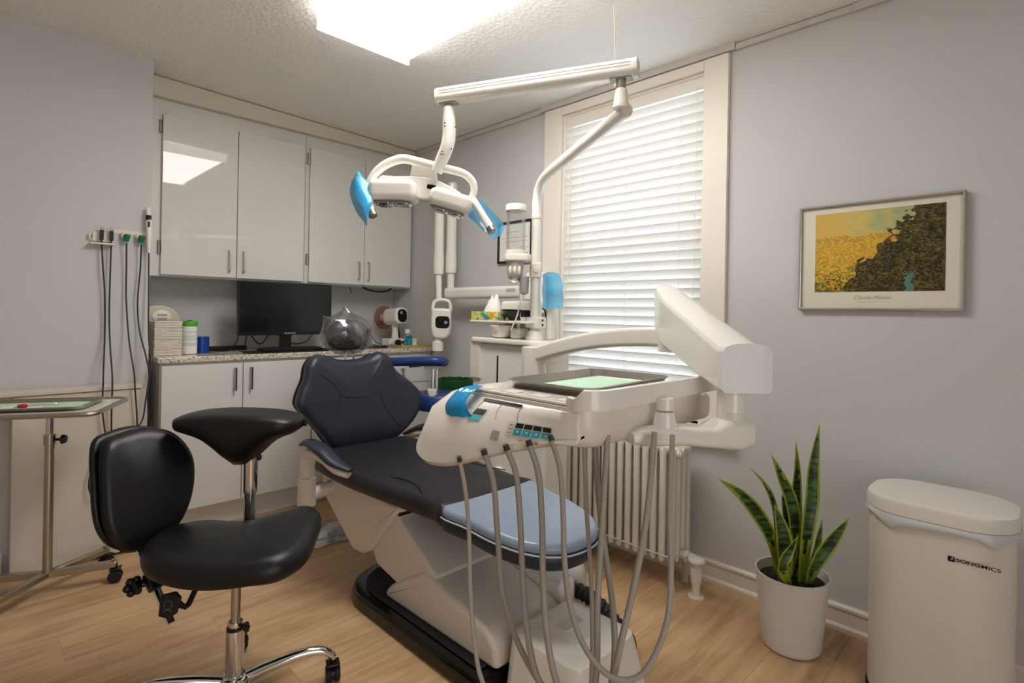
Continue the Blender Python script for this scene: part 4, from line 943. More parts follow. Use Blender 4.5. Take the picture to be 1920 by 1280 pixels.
rings = [[tmp[i][k] for i in range(len(tmp))] for k in range(len(tmp[0]))]
def shrink(r, f, dy):
    c = sum(r, V((0, 0, 0)))/len(r); return [c+(p-c)*f+V((0, dy, 0)) for p in r]
rings = [shrink(rings[0], .55, .008), shrink(rings[0], .88, .005)]+rings+[shrink(rings[-1], .9, -.003), shrink(rings[-1], .5, -.006)]
q = MB(); q.loft(rings); apn = q.build('handpiece_apron', BEIGE, dl, 60)
bva = BVHTree.FromPolygons([v.co + V(dl.location) for v in apn.data.vertices], [list(p.vertices) for p in apn.data.polygons])
bvt = BVHTree.FromPolygons([v.co + V(dl.location) for v in tb_.data.vertices], [list(p.vertices) for p in tb_.data.polygons])
def on_front(y, z, off=.0008):
    best = None
    for b in (bva, bvt):
        h = b.ray_cast(V((.5, y, z)), V((1, 0, 0)))
        if h[0] and (best is None or h[0].x < best[0].x): best = (h[0].copy(), h[1].copy())
    p, nn = best
    if nn.x > 0: nn = -nn
    return p+nn*off, nn
def plate(y0, y1, z0, z1, material, name, parent=dl, th=.0014, ins=0):
    # a small plate lying on the apron front: y1 > y0, far edge y1
    nu = max(2, int((y1-y0)/.008)+1)
    rows = [[on_front(y1+(y0-y1)*k/nu, z, .0008+th)[0] for k in range(nu+1)] for z in (z0, (z0+z1)/2, z1)]
    q = MB(); q.shell(rows, .0006); return q.build(name, material, parent, 30)
TEAL = mat('teal_key', '2f96a6', .4); KEY = mat('dark_display', '17211f', .3); KFR = mat('pale_key_frame', 'cfc6b8', .4)
plate(.985, 1.022, .934, .962, KFR, 'key_frame', th=0); plate(.988, 1.019, .949, .960, KEY, 'key_display'); plate(.988, 1.019, .936, .947, TEAL, 'key')
plate(.792, .906, .917, .946, KFR, 'key_frame', th=0)
for k in range(4):
    y1 = .886-k*.0235; plate(y1-.020, y1, .934, .944, KEY, 'key_display'); kk = plate(y1-.020, y1, .919, .932, TEAL, 'key')
    plate(y1-.012, y1-.009, .924, .928, PLASTB, 'key_mark', th=.0022)
for k in range(3): plate(.891, .902, .922+k*.008, .9232+k*.008, mat('grey_print', '6f6f6f', .5), 'key_print')
plate(.894, 1.027, .9765, .9815, BLACK, 'display_slot')
for y in (1.024, .960, .897):
    P = [on_front(y-.012*(k/5)**2, .976-.030*k/5)[0] for k in range(6)]
    q = MB(); q.tube(P, .0009, 5); q.build('groove', GREY, dl)
plate(.920, .940, .902, .922, GREY, 'sensor_window')
for y in (.858, .838, .818): plate(y, y+.007, .908, .912, mat('ochre_mark', 'b08a4a', .5), 'indicator')
# hoses from the apron slots, looping low and back up under the table
HS = [(0, 0.0052, HOSEL), (0, 0.0068, HOSE), (0, 0.0068, HOSE), (0, 0.0068, HOSE), (0, 0.0058, HOSE)]
HPTS = [
    [(0.835, 1.003, 0.848), (0.862, 1.011, 0.767), (0.886, 1.023, 0.654), (0.870, 0.996, 0.537), (0.864, 0.974, 0.434), (0.854, 0.928, 0.347), (0.860, 0.837, 0.295), (0.895, 0.745, 0.293), (0.934, 0.692, 0.358), (0.957, 0.697, 0.458), (0.995, 0.730, 0.592), (1.026, 0.770, 0.741), (1.043, 0.796, 0.913)],
    [(0.858, 0.941, 0.873), (0.879, 0.931, 0.802), (0.894, 0.930, 0.679), (0.882, 0.900, 0.569), (0.876, 0.850, 0.482), (0.885, 0.784, 0.409), (0.911, 0.716, 0.358), (0.941, 0.657, 0.385), (0.966, 0.647, 0.478), (0.986, 0.668, 0.584), (1.011, 0.714, 0.712), (1.026, 0.742, 0.821), (1.037, 0.759, 0.920)],
    [(0.875, 0.885, 0.891), (0.895, 0.873, 0.830), (0.896, 0.858, 0.725), (0.879, 0.832, 0.618), (0.864, 0.804, 0.529), (0.859, 0.767, 0.440), (0.872, 0.712, 0.379), (0.902, 0.668, 0.377), (0.923, 0.661, 0.468), (0.956, 0.685, 0.589), (0.994, 0.703, 0.755), (1.033, 0.721, 0.927)],
    [(0.895, 0.833, 0.907), (0.905, 0.813, 0.841), (0.893, 0.790, 0.745), (0.873, 0.767, 0.643), (0.857, 0.741, 0.548), (0.851, 0.705, 0.458), (0.870, 0.657, 0.404), (0.903, 0.624, 0.431), (0.933, 0.609, 0.552), (0.988, 0.610, 0.672), (1.056, 0.628, 0.783), (1.117, 0.651, 0.933)],
    [(0.917, 0.788, 0.922), (0.911, 0.757, 0.864), (0.887, 0.726, 0.776), (0.874, 0.710, 0.696), (0.868, 0.687, 0.609), (0.868, 0.645, 0.542), (0.888, 0.597, 0.504), (0.928, 0.557, 0.513), (0.975, 0.538, 0.586), (1.010, 0.546, 0.666), (1.062, 0.579, 0.784), (1.128, 0.612, 0.932)],
]
for pts, (_, r, mt_) in zip(HPTS, HS):
    q = MB(); q.tube(pts, r, 10, 6); h_ = q.build('hose', mt_, dl, 60)
    p0, p1 = V(pts[0]), V(pts[1]); d = (p0-p1).normalized()
    q = MB(); q.tube([p0-d*.003, p0+d*.010], [r*1.12, r*.95], 10); q.build('hose_slot_shade', mat('slot_shadow', '3a352f', .7), h_)  # dark collar, coloured as the shade inside an apron slot
# tray, paper on the table
tt = thing('steel_tray', 'steel instrument tray with mint paper on the white instrument table', 'tray', (1.245, .93, 1.0))
tm = Matrix.Translation((1.252, .932, 0)) @ Matrix.Rotation(.055, 4, 'Z')
steel_tray(tt, tm, .435, .285, 1.0008, .021)
q = MB(); q.box((-.165, -.10, 1.0030), (.165, .10, 1.0036), 0, m=tm); q.build('liner_paper', GREEN, tt)
# blue film over the far corner of the table
rows = []
def fl(a, b, lift=0): return V((a, b, 0))
grid = [  # from the top of the mat over the edge and down the apron
    [(0.960, 1.090, 1.008), (0.956, 1.073, 1.008), (0.950, 1.051, 1.009)], [(0.916, 1.092, 1.003), (0.912, 1.068, 1.004), (0.912, 1.047, 1.000)],
    [(0.884, 1.096, 0.985), (0.880, 1.065, 0.985), (0.882, 1.041, 0.979)], [(0.865, 1.101, 0.959), (0.864, 1.059, 0.963), (0.877, 1.025, 0.958)],
    [(0.863, 1.081, 0.928), (0.869, 1.047, 0.936), (0.885, 1.010, 0.937)], [(0.872, 1.059, 0.901), (0.874, 1.043, 0.911), (0.876, 1.026, 0.923)]]
cols = [smooth_open([V(p) for p in c], 4) for c in zip(*grid)]
rows = [smooth_open(list(r), 4) for r in zip(*cols)]
for i, r in enumerate(rows):
    for j, p in enumerate(r): p += V((-.003, 0, .002))*math.sin(j*1.9+i*.3)*.7
film('barrier_film', 'deep blue film sheet draped over the far corner of the instrument table', rows, FILMD)

# ---------------------------------------------------------------- operating light on its pole
ol = thing('operating_light', 'white dental operating light on a jointed arm and bent pole', 'dental lamp', (1.955, 1.80, 1.115))
q = MB(); P = [(1.955, 1.80, 1.105), (1.955, 1.80, 1.40), (1.955, 1.80, 1.66), (1.953, 1.797, 1.745), (1.940, 1.772, 1.800), (1.912, 1.720, 1.832), (1.86, 1.625, 1.845), (1.70, 1.325, 1.862), (1.545, 1.03, 1.878)]
q.tube([*smooth_open([V(p) for p in P[:3]], 3), *smooth_open([V(p) for p in P[2:7]], 6)[1:], V(P[7]), V(P[8])], .0235, 20); q.build('pole', PLAST, ol)
a0 = (V(P[8])-V(P[7])).normalized()
q = MB(); q.cyl(V(P[8])-a0*.002, V(P[8])+a0*.012, .0245, .0225, 24, .003); q.build('pole_end_cap', PLASTB, ol)
q = MB(); q.cyl((1.955, 1.80, 1.655), (1.955, 1.80, 1.675), .0265, n=24, bev=.003); q.build('pole_collar', PLASTB, ol)
jr, jl = V((1.525, 1.035, 0)), V((1.272, 1.627, 1.987)); jl.z = 0
q = MB(); q.cyl(jr+up*1.880, jr+up*1.945, .027, .020, 24, .004); q.build('joint_socket', PLAST, ol)
q = MB(); q.cyl(jr+up*1.93, jr+up*1.98, .016, n=20); q.build('chrome_pin', STEEL, ol)
bx = (jl-jr).normalized(); bp_ = jr-bx*.055; L = (jl-jr).length+.055+.045; bs = V((bx.y, -bx.x, 0))
def bar(l0, l1, hw, z0, z1, r=.35):
    return [[bp_+bx*l+bs*a*hw*2+up*((z0+z1)/2+b*(z1-z0)) for a, b in rrect(1, 1, r, 5)] for l in (l0, l1)]
q = MB(); q.loft(bar(.012, L-.008, .034, 1.978, 2.036)); bm_ = q.build('beam', PLAST, ol)
q = MB(); q.loft(bar(0, .0125, .0345, 1.977, 2.037)); q.build('beam_end_cap', PLASTB, bm_)
q = MB(); q.loft(bar(L-.008, L, .0335, 1.979, 2.035)); q.build('beam_end_cap', PLASTB, bm_)
for zz in (2.018, 2.008):
    q = MB(); q.loft([[bp_+bx*l+bs*s*.0346+up*(zz+b) for s, b in ((-1, -.0008), (1, -.0008), (1, .0008), (-1, .0008))] for l in (.02, L-.02)]); q.build('groove', GREY, bm_)
for j in (jr, jl):
    q = MB(); q.prism(rrect(.075, .04, .012), 1.9755, 1.9795, frame(j, bx, up) ); q.build('slot_plate', GREY, bm_)
q = MB(); q.cyl(jl+up*1.945, jl+up*1.98, .015, n=20); q.build('chrome_pin', STEEL, ol)
q = MB(); q.tube([(1.271, 1.628, 1.963), (1.273, 1.626, 1.917), (1.274, 1.625, 1.867), (1.269, 1.630, 1.817), (1.263, 1.651, 1.773), (1.254, 1.674, 1.727)], [.022, .027, .028, .027, .025], 18, 5, flat=.9); ar_ = q.build('lamp_arm', PLAST, ol)
for p_ in ((1.243, 1.613, 1.896), (1.243, 1.613, 1.884), (1.271, 1.585, 1.881), (1.238, 1.619, 1.790), (1.234, 1.623, 1.780), (1.241, 1.616, 1.780), (1.261, 1.595, 1.800)):
    q = MB(); q.ell(p_, (.0028, .0028, .0028), nu=8, nv=6); q.build('screw', BLACK, ar_)
q = MB(); q.tube([(1.077, 1.864, 1.664), (1.085, 1.856, 1.695), (1.102, 1.839, 1.730), (1.130, 1.811, 1.759), (1.167, 1.774, 1.776), (1.203, 1.724, 1.764), (1.249, 1.678, 1.749), (1.296, 1.631, 1.735), (1.337, 1.604, 1.722), (1.358, 1.584, 1.694), (1.362, 1.579, 1.660), (1.356, 1.586, 1.631)], [.0155, .0165, .0175, .0165, .0155, .0145, .0135], 14, 5); q.build('bow', PLAST, ol, 60)
LC = V((1.232, 1.738, 1.677)); S_ = 2.10/1026.4
lf = Matrix((rt, up, -fw)).transposed().to_4x4(); lf.translation = LC
def lp(x, y): return ((x-790)*S_, -(y-350)*S_)
q = MB(); q.prism([lp(*p) for p in [(708, 338), (716, 331), (745, 333), (770, 332), (798, 333), (822, 339), (848, 351), (866, 362), (869, 371), (850, 378), (800, 378), (776, 374), (740, 366), (709, 358)]], -.035, .022, lf, .010, 3); lb = q.build('lamp_body', PLAST, ol, 40)
q = MB(); q.prism([lp(*p) for p in [(772, 310), (818, 318), (820, 345), (768, 343)]], -.02, .012, lf, .006, 2); q.build('neck', PLAST, lb)
q = MB(); q.prism(rrect(.036, .017, .006, 4, *lp(811, 350)), .0205, .0245, lf @ Matrix.Rotation(-.12, 4, 'Z'), .002, 1); q.build('sensor', BLKGLOSS, lb)
def pod(cx, cy, tilt_, w_, h_):
    m4 = lf @ Matrix.Translation((*lp(cx, cy), .035)) @ Matrix.Rotation(tilt_, 4, 'Z')
    q = MB(); q.prism(rrect(w_, h_, .028, 7), -.07, .055, m4, .024, 4); pd = q.build('pod', PLAST, ol, 45)
    q = MB(); q.prism(rrect(w_*.80, .10, .03, 6), 0, .010, m4 @ Matrix.Translation((-.004, -h_/2-.007, -.008)) @ Matrix.Rotation(-PI/2, 4, 'X'), .003, 1); ln = q.build('lens', mat('lens_glass', '6f7378', .08, coat=.5), pd)
    for s in (-1, 1):
        q = MB(); q.prism(rrect(w_*.32, .07, .015, 4), -.006, .0135, m4 @ Matrix.Translation((s*w_*.19, -h_/2-.007, -.008)) @ Matrix.Rotation(-PI/2, 4, 'X'), .004, 1); q.build('led_cup', CHROME, ln)
    return pd
pod(743, 364, 0, .178, .080); pod(849, 381, -.27, .165, .070)
def grip(p0, p1, r0, r1):
    p0, p1 = V(p0), V(p1); d = (p1-p0)
    q = MB(); q.tube([p0, p0+d*.5, p0+d*.86], [r0, (r0+r1)/2, r1], 14); g = q.build('grip', PLAST, ol)
    q = MB(); q.cyl(p0+d*.86, p1, r1, r1*.96, 18, .003); q.build('grip_end', ALU, g); return p0, p1
grip((1.026, 1.873, 1.689), (1.052, 1.776, 1.542), .014, .0165); grip((1.347, 1.566, 1.623), (1.360, 1.468, 1.493), .013, .016)
def ruled(A, B, n=8, bulge=.02):
    A = smooth_open([V(a) for a in A], 4); B = smooth_open([V(b) for b in B], 4)
    return [[a.lerp(b, t/n)-fw*bulge*math.sin(PI*t/n)+up*.002*math.sin(5*t+i) for t in range(n+1)] for i, (a, b) in enumerate(zip(A, B))]
film('barrier_film', 'light blue film sheet wrapped round the left grip of the operating light', ruled([(1.029, 1.856, 1.714), (1.012, 1.872, 1.676), (1.000, 1.856, 1.618), (1.011, 1.817, 1.549), (1.035, 1.793, 1.506)], [(1.032, 1.853, 1.713), (1.049, 1.836, 1.685), (1.052, 1.805, 1.639), (1.047, 1.781, 1.588), (1.042, 1.786, 1.538)]), FILM)
film('barrier_film', 'light blue film sheet wrapped round the right grip of the operating light', ruled([(1.387, 1.569, 1.634), (1.398, 1.529, 1.594), (1.429, 1.484, 1.533), (1.417, 1.482, 1.491)], [(1.345, 1.610, 1.582), (1.352, 1.576, 1.548), (1.369, 1.530, 1.506), (1.397, 1.502, 1.473)], bulge=-.01), FILML)

# ---------------------------------------------------------------- cup dispenser on the pole, tissue box, glasses
cd_ = thing('cup_dispenser', 'clear plastic cup dispenser tube clamped to the white pole', 'cup dispenser', (1.846, 1.831, 1.418))
cx_ = V((1.845, 1.832, 1.469)); cx_.z = 0
def zc(y): return 1.2-(y-586.2)*2.60/1026.4
q = MB(); q.lathe([(.0425, zc(478)), (.046, zc(477)), (.046, zc(394)), (.0425, zc(394)), (.0425, zc(478))], cx_, n=32); q.build('tube', CLEAR, cd_)
q = MB(); q.lathe([(.049, zc(396)), (.050, zc(395)), (.050, zc(386)), (.046, zc(384)), (.01, zc(383))], cx_, n=32); q.build('lid', PLASTB, cd_)
q = MB(); q.lathe([(.045, zc(478)), (.047, zc(477)), (.047, zc(470)), (.044, zc(469))], cx_, n=32); q.build('tube_foot', PLASTB, cd_)
q = MB(); q.prism(rrect(.125, .105, .03, 5, .012, 0), zc(490), zc(477), Matrix((rt, fw, up)).transposed().to_4x4() if False else frame(cx_, rt, up), .006, 2); q.build('holder', PLASTB, cd_)
q = MB(); q.lathe([(.030, zc(522)), (.036, zc(519)), (.040, zc(505)), (.041, zc(490))], cx_, n=28); q.build('cup_chute', mat('pale_grey_plastic', 'b3ada4', .3), cd_)
for dx in (-.022, .0, .020):
    q = MB(); q.ell(cx_+rt*dx-fw*.040+up*zc(508), (.009, .007, .022), nu=12, nv=8); q.build('finger', PLASTB, cd_)
q = MB(); q.tube([cx_-rt*.02-fw*.01+up*zc(524), cx_-fw*.03+up*zc(531), cx_+rt*.02+up*zc(524)], .007, 8, 4); q.build('release_lever', PLASTB, cd_)
q = MB(); q.box((-.028, -.028, zc(520)), (.028, .028, zc(489)), .010, 3, frame((1.955, 1.80, 0), rt, up)); q.cyl(V((1.955, 1.80, zc(505)))-fw*.02, V((1.955, 1.80, zc(505)))-fw*.034, .012, n=16, bev=.002); q.build('pole_clamp', PLASTB, cd_)
hs_ = thing('hanging_cup', 'small grey translucent cup hanging below the cup dispenser', 'cup', (1.863, 1.786, 1.292))
hc_ = V((1.863, 1.786, 1.329)); hc_.z = 0
q = MB(); q.lathe([(.010, zc(552)), (.020, zc(549)), (.022, zc(535)), (.023, zc(519)), (.019, zc(519)), (.017, zc(545))], hc_, n=24); q.build('cup', mat('smoky_plastic', 'a5a7a8', .3, trans=.3), hs_)
q = MB(); q.tube([hc_+up*zc(552), hc_-rt*.02+up*zc(570), hc_-rt*.03+fw*.02+up*zc(590), hc_-rt*.06+fw*.03+up*zc(620)], .0035, 7, 5); q.build('tube', PLASTB, hs_)
tb = thing('tissue_box', 'flat tissue box with yellow green orange pattern on white shelf', 'tissue box', (1.91, 2.07, 1.1605))
TIS = mat('fruit_print_card', 'cfd86a', .5)
noise_color(TIS, [(.36, '3f9a5a'), (.44, '8cc46a'), (.50, 'e9e3b0'), (.56, 'f0a81c'), (.66, 'd9c84a')], 28, 1)
q = MB(); q.box((1.868, 1.975, 1.1605), (1.968, 2.172, 1.203), .002, 1); q.build('box', TIS, tb)
q = MB(); q.cyl((1.8675, 2.06, 1.178), (1.8665, 2.06, 1.178), .013, n=20); q.build('round_print', mat('blue_print', '4f86b5', .5), tb)
q = MB(); q.cyl((1.8675, 2.015, 1.186), (1.8662, 2.015, 1.186), .015, n=20); q.build('fruit_print', mat('orange_print', 'f0a01c', .5), tb)
rows = []; rb = random.Random(5)
for i in range(6):
    s = i/5; rows.append([V((1.915+.038*math.cos(a)*(1-.75*s**1.4)+rb.uniform(-.006, .006)*s, 2.055+.055*math.sin(a)*(1-.80*s**1.4)-.018*s, 1.204+.078*s+.012*math.sin(3*a+1)*s)) for a in [2*PI*k/16 for k in range(17)]])
for r in rows: r[16] = r[0].copy()
q = MB(); q.shell(rows, .0006); q.build('tissue', PAPER, tb, 50)
gl = thing('safety_glasses', 'black wraparound safety glasses on the white shelf beside tissue box', 'glasses', (1.885, 1.87, 1.1605))
q = MB(); rows = []
for i in range(6):
    z = 1.163+.050*i/5; rows.append([V((1.862+.030*(2*s-1)**2-.006*math.sin(PI*i/5), 1.965-.132*s, z if not (i < 3 and abs(s-.5) < .12) else z+.018*(1-abs(s-.5)/.12)*(3-i)/3)) for s in [k/16 for k in range(17)]])
q.shell(rows, .002); q.build('lens', mat('smoked_lens', '2a2a28', .05, coat=.5), gl, 60)
q = MB(); q.tube([V((1.861+.030*(2*s-1)**2, 1.967-.136*s, 1.213)) for s in [k/12 for k in range(13)]], .004, 8); q.build('frame', BLACK, gl)
for yy in (1.967, 1.831):
    q = MB(); q.box((1.888, yy-.003, 1.180), (1.97, yy+.003, 1.214), .003, 1); q.build('temple', BLACK, gl)

# ---------------------------------------------------------------- wall x-ray unit
xr = thing('wall_xray', 'white wall x-ray unit with folding arm and oval head', 'x-ray unit', (2.36, 2.2, 1.25))
q = MB(); q.box((2.34, 2.10, 1.20), (2.4135, 2.24, 1.44), .012, 3); q.build('wall_plate', PLAST, xr)
q = MB(); q.cyl((2.285, 2.17, 1.275), (2.285, 2.17, 1.372), .045, n=28, bev=.006); q.box((2.28, 2.13, 1.28), (2.35, 2.21, 1.36), .01); q.build('pivot', PLAST, xr)
q = MB(); q.loft([[V((2.285+a*.055, y, 1.322+b*.074)) for a, b in rrect(1, 1, .32, 5)] for y in (2.19, 2.90)]); q.build('reach_arm', PLAST, xr)
q = MB(); q.box((2.256, 2.235, 1.322), (2.2575, 2.31, 1.342), .001, 1); q.build('name_plate', mat('pale_grey_plastic', 'b3ada4', .3), xr)
q = MB(); q.cyl((2.285, 2.870, 1.35), (2.285, 2.870, 1.46), .024, n=20); q.build('arm_pin', PLAST, xr)
for (xx, yy, z0, z1) in ((2.285, 2.870, 1.445, 2.06), (2.225, 2.925, 1.435, 2.04)):
    q = MB(); q.tube([(xx, yy, z0), (xx, yy, z0+.012), (xx, yy, z0+.04), (xx, yy, z0+.10), (xx, yy, z0+.17), (xx, yy, z1-.10), (xx, yy, z1-.03), (xx, yy, z1-.005), (xx, yy, z1)], [.018, .034, .037, .037, .033, .032, .036, .030, .012], 18); q.build('folding_arm', PLAST, xr)
q = MB(); q.box((2.225, 2.88, 1.99), (2.29, 2.92, 2.03), .01); q.build('elbow', PLAST, xr)
hp = V((2.222, 2.880, 1.135)); hf = Matrix((rt, up, -fw)).transposed().to_4x4(); hf.translation = hp
q = MB(); q.cyl(hp+fw*.01-rt*.02+up*.14, (2.225, 2.925, 1.445), .019, .021, 18); q.build('head_stem', PLAST, xr)
q = MB(); q.prism(smooth2([(-.062, .065), (-.066, .0), (-.060, -.07), (-.040, -.108), (.0, -.115), (.040, -.108), (.060, -.07), (.068, .0), (.064, .065), (.040, .085), (-.040, .085), (-.062, .065)])[:-1], -.055, .045, hf, .018, 4); hd_ = q.build('head', PLAST, xr, 45)
q = MB(); q.tube([hf @ V(p) for p in ((-.056, .055, 0), (-.058, .10, 0), (-.044, .132, 0), (0, .142, 0), (.044, .132, 0), (.058, .10, 0), (.056, .055, 0))], .012, 12, 5); q.build('handle_ring', PLAST, hd_)
q = MB(); q.prism(rrect(.092, .078, .024, 6, .012, -.005), .0445, .049, hf, .002, 1); s_ = q.build('screen', BLKGLOSS, hd_)
q = MB(); q.cyl(hf @ V((.034, -.006, .049)), hf @ V((.034, -.006, .0515)), .011, n=18); q.build('button', GREY, s_)
q = MB(); q.cyl(hp-rt*.022-up*.105, hp-rt*.022-up*.135, .026, n=22); q.cyl(hp-rt*.022-up*.135, hp-rt*.022-up*.195, .037, n=26, bev=.003); q.build('cone', PAPER, hd_)

# ---------------------------------------------------------------- pictures on the window wall
cf = thing('framed_certificate', 'small black framed certificate on the wall left of window', 'picture frame', (2.40, 2.39, 1.51))
def pic_frame(parent, x, y0, y1, z0, z1, wd_, d, material):
    q = MB(); ou = [(y0, z0), (y1, z0), (y1, z1), (y0, z1)]; inn = [(y0+wd_, z0+wd_), (y1-wd_, z0+wd_), (y1-wd_, z1-wd_), (y0+wd_, z1-wd_)]
    rings = []
    for i in range(4):
        (a, b), (c, e) = ou[i], inn[i]
        rings.append([V((WX-.001, a, b)), V((x, a, b)), V((x-d*.15, a+(c-a)*.3, b+(e-b)*.3)), V((x-d*.15, a+(c-a)*.7, b+(e-b)*.7)), V((x, c, e)), V((WX-.001, c, e))])
    q.loft(rings, closed=True); return q.build('frame', material, parent, 30)
pic_frame(cf, 2.394, 2.243, 2.540, 1.510, 1.768, .013, .02, BLACK)
q = MB(); q.box((2.403, 2.25, 1.517), (2.4130, 2.533, 1.761)); q.build('certificate', PAPER, cf)
for k, (zz, a, b) in enumerate(((1.70, .10, .20), (1.665, .02, .25), (1.64, .03, .24), (1.60, .02, .10), (1.565, .02, .10), (1.535, .15, .25))):
    q = MB(); q.box((2.4022, 2.258+a, zz), (2.4031, 2.258+b, zz+.003)); q.build('printed_line', GREY, cf)
pf = thing('framed_picture', 'silver framed landscape print in autumn colours on the right wall', 'picture', (2.39, .49, 1.234))
pic_frame(pf, 2.392, .229, .752, 1.2335, 1.644, .0085, .012, mat('silver_frame', 'c9c5bd', .25, metal=.85))
q = MB(); q.box((2.402, .235, 1.239), (2.4130, .746, 1.638)); q.build('mount_card', mat('ivory_mount', 'd8d3c0', .6), pf)
def landscape():
    m = mat('autumn_landscape_print', '808040', .35); n, l = nodes(m); p = n['Principled BSDF']
    tc = n.new('ShaderNodeTexCoord'); mp = n.new('ShaderNodeMapping'); l.new(tc.outputs['Generated'], mp.inputs[0])
    sx = n.new('ShaderNodeSeparateXYZ'); l.new(mp.outputs[0], sx.inputs[0])           # Y: right->left of picture, Z: up
    wob = n.new('ShaderNodeTexNoise'); wob.inputs['Scale'].default_value = 7; wob.inputs['Detail'].default_value = 6; l.new(mp.outputs[0], wob.inputs['Vector'])
    def math_(op, a, b=None, c=None):
        k = n.new('ShaderNodeMath'); k.operation = op
        for i, v in enumerate((a, b, c)):
            if v is None: continue
            if isinstance(v, (int, float)): k.inputs[i].default_value = v
            else: l.new(v, k.inputs[i])
        return k.outputs[0]
    def ramp(f, stops):
        r = n.new('ShaderNodeValToRGB')
        while len(r.color_ramp.elements) < len(stops): r.color_ramp.elements.new(.5)
        for e, (q_, c) in zip(r.color_ramp.elements, stops): e.position = q_; e.color = C(c)
        l.new(f, r.inputs[0]); return r.outputs[0]
    def mixc(f, a, b):
        k = n.new('ShaderNodeMix'); k.data_type = 'RGBA'; l.new(f, k.inputs[0]); l.new(a, k.inputs[6]); l.new(b, k.inputs[7]); return k.outputs[2]
    u_, v_ = math_('SUBTRACT', 1, sx.outputs[1]), sx.outputs[2]
    vor = n.new('ShaderNodeTexVoronoi'); vor.inputs['Scale'].default_value = 62; l.new(mp.outputs[0], vor.inputs['Vector'])
    vs_ = n.new('ShaderNodeSeparateColor'); l.new(vor.outputs['Color'], vs_.inputs[0])
    sky = ramp(math_('MULTIPLY_ADD', wob.outputs[0], .5, math_('MULTIPLY', u_, .5)), [(.25, 'cfa94e'), (.45, 'c9b668'), (.62, '9aa57a'), (.8, '5f8f80')])
    field = ramp(math_('MULTIPLY_ADD', vs_.outputs[0], .45, math_('MULTIPLY', v_, .8)), [(.1, '4a2a1c'), (.25, '6b7a2a'), (.42, 'c8912e'), (.58, 'd9b23e'), (.8, 'b98b3a')])
    dark = ramp(math_('MULTIPLY_ADD', vs_.outputs[1], .5, math_('MULTIPLY', wob.outputs[0], .5)), [(.25, '17150e'), (.45, '33331a'), (.6, '55461f'), (.8, '77682c')])
    hz = math_('GREATER_THAN', math_('MULTIPLY_ADD', wob.outputs[0], .12, v_), .76)
    a = mixc(hz, field, sky)
    tr_ = math_('GREATER_THAN', math_('MULTIPLY_ADD', wob.outputs[0], .55, u_), math_('MULTIPLY_ADD', v_, .55, .50))
    b = mixc(tr_, a, dark)
    pond = math_('MULTIPLY', math_('LESS_THAN', math_('ABSOLUTE', math_('SUBTRACT', math_('MULTIPLY_ADD', wob.outputs[0], .22, u_), .87)), .04), math_('LESS_THAN', math_('MULTIPLY_ADD', vs_.outputs[2], .08, v_), .24))
    k = n.new('ShaderNodeRGB'); k.outputs[0].default_value = C('4f7c6c')
    l.new(mixc(pond, b, k.outputs[0]), p.inputs['Base Color'])
    return m
q = MB(); q.box((2.4005, .283, 1.304), (2.4022, .694, 1.611)); q.build('print', landscape(), pf, label='autumn landscape print in yellow and dark green')
text('caption', 'Claude Monet', .021, (2.4015, .50, 1.281), (0, -1, 0), (-1, 0, 0), mat('pale_olive_print', 'a5a68c', .6), pf, ext=.0003, shear=.35)
q = MB(); q.box((2.4012, .44, 1.266), (2.4022, .55, 1.2668)); q.build('caption_line', mat('pale_olive_print', 'a5a68c', .6), pf)

# ---------------------------------------------------------------- radiator
rd = thing('radiator', 'old white cast iron column radiator under the window', 'radiator', (2.26, 1.45, 0))
RADW = mat('white_radiator_paint', 'dad4c8', .35)
def section_mesh():
    q = MB(); xs = (2.188, 2.234, 2.280, 2.326)
    for x in xs: q.tube([(x, 0, .118), (x, 0, .128), (x, 0, .15), (x, 0, .36), (x, 0, .57), (x, 0, .608), (x, 0, .620)], [.009, .0145, .0155, .0150, .0150, .0165, .010], 10)
    for z, r in ((.146, .013), (.600, .018)): q.tube([(2.188, 0, z), (2.257, 0, z+.004), (2.326, 0, z)], r, 8)
    for z in (.146, .598): q.cyl((2.257, -.0225, z), (2.257, .0225, z), .017, n=12)
    return q
NS = 17; o = None
for i in range(NS):
    y = 1.185+.0445*i
    if o is None: o = section_mesh().build('section', RADW, None, 50); o.parent = rd; f0 = o
    else: o = f0.copy(); COL.objects.link(o)
    o.location = (-2.26, y-1.45, 0); WM[o.name] = Matrix.Translation((0, y, 0))
    if i in (0, NS-1):
        for x in (2.195, 2.318):
            q = MB(); q.lathe([(.017, .0005), (.014, .02), (.011, .06), (.013, .125)], (x, y, 0), n=12); q.build('foot', RADW, rd)
q = MB(); q.tube([(2.175, 1.187, .150), (2.172, 1.45, .150), (2.175, 1.895, .150)], .0035, 8); q.build('tie_rod', RADW, rd)
q = MB(); q.cyl((2.257, 1.163, .146), (2.257, 1.108, .146), .020, .018, 14); q.cyl((2.257, 1.151, .146), (2.257, 1.133, .146), .027, n=6); q.build('union_nut', RADW, rd)
vb = MB(); vb.lathe([(.034, .0005), (.034, .006), (.017, .008), (.016, .04), (.022, .07), (.026, .10), (.024, .128), (.012, .138), (.010, .150)], (2.225, 1.085, 0), n=20); vb.tube([(2.225, 1.085, .146), (2.245, 1.099, .146), (2.257, 1.113, .146)], .018, 12); v__ = vb.build('valve', RADW, rd)
q = MB(); q.lathe([(.010, .146), (.032, .149), (.036, .155), (.034, .162), (.012, .168), (.006, .170)], (2.225, 1.085, 0), n=20); q.build('valve_wheel', RADW, v__)
q = MB(); q.ell((2.21, 1.167, .595), (.018, .014, .018), nu=14, nv=8); q.cyl((2.21, 1.167, .595), (2.21, 1.153, .595), .011, n=6); q.build('bleed_plug', RADW, rd)

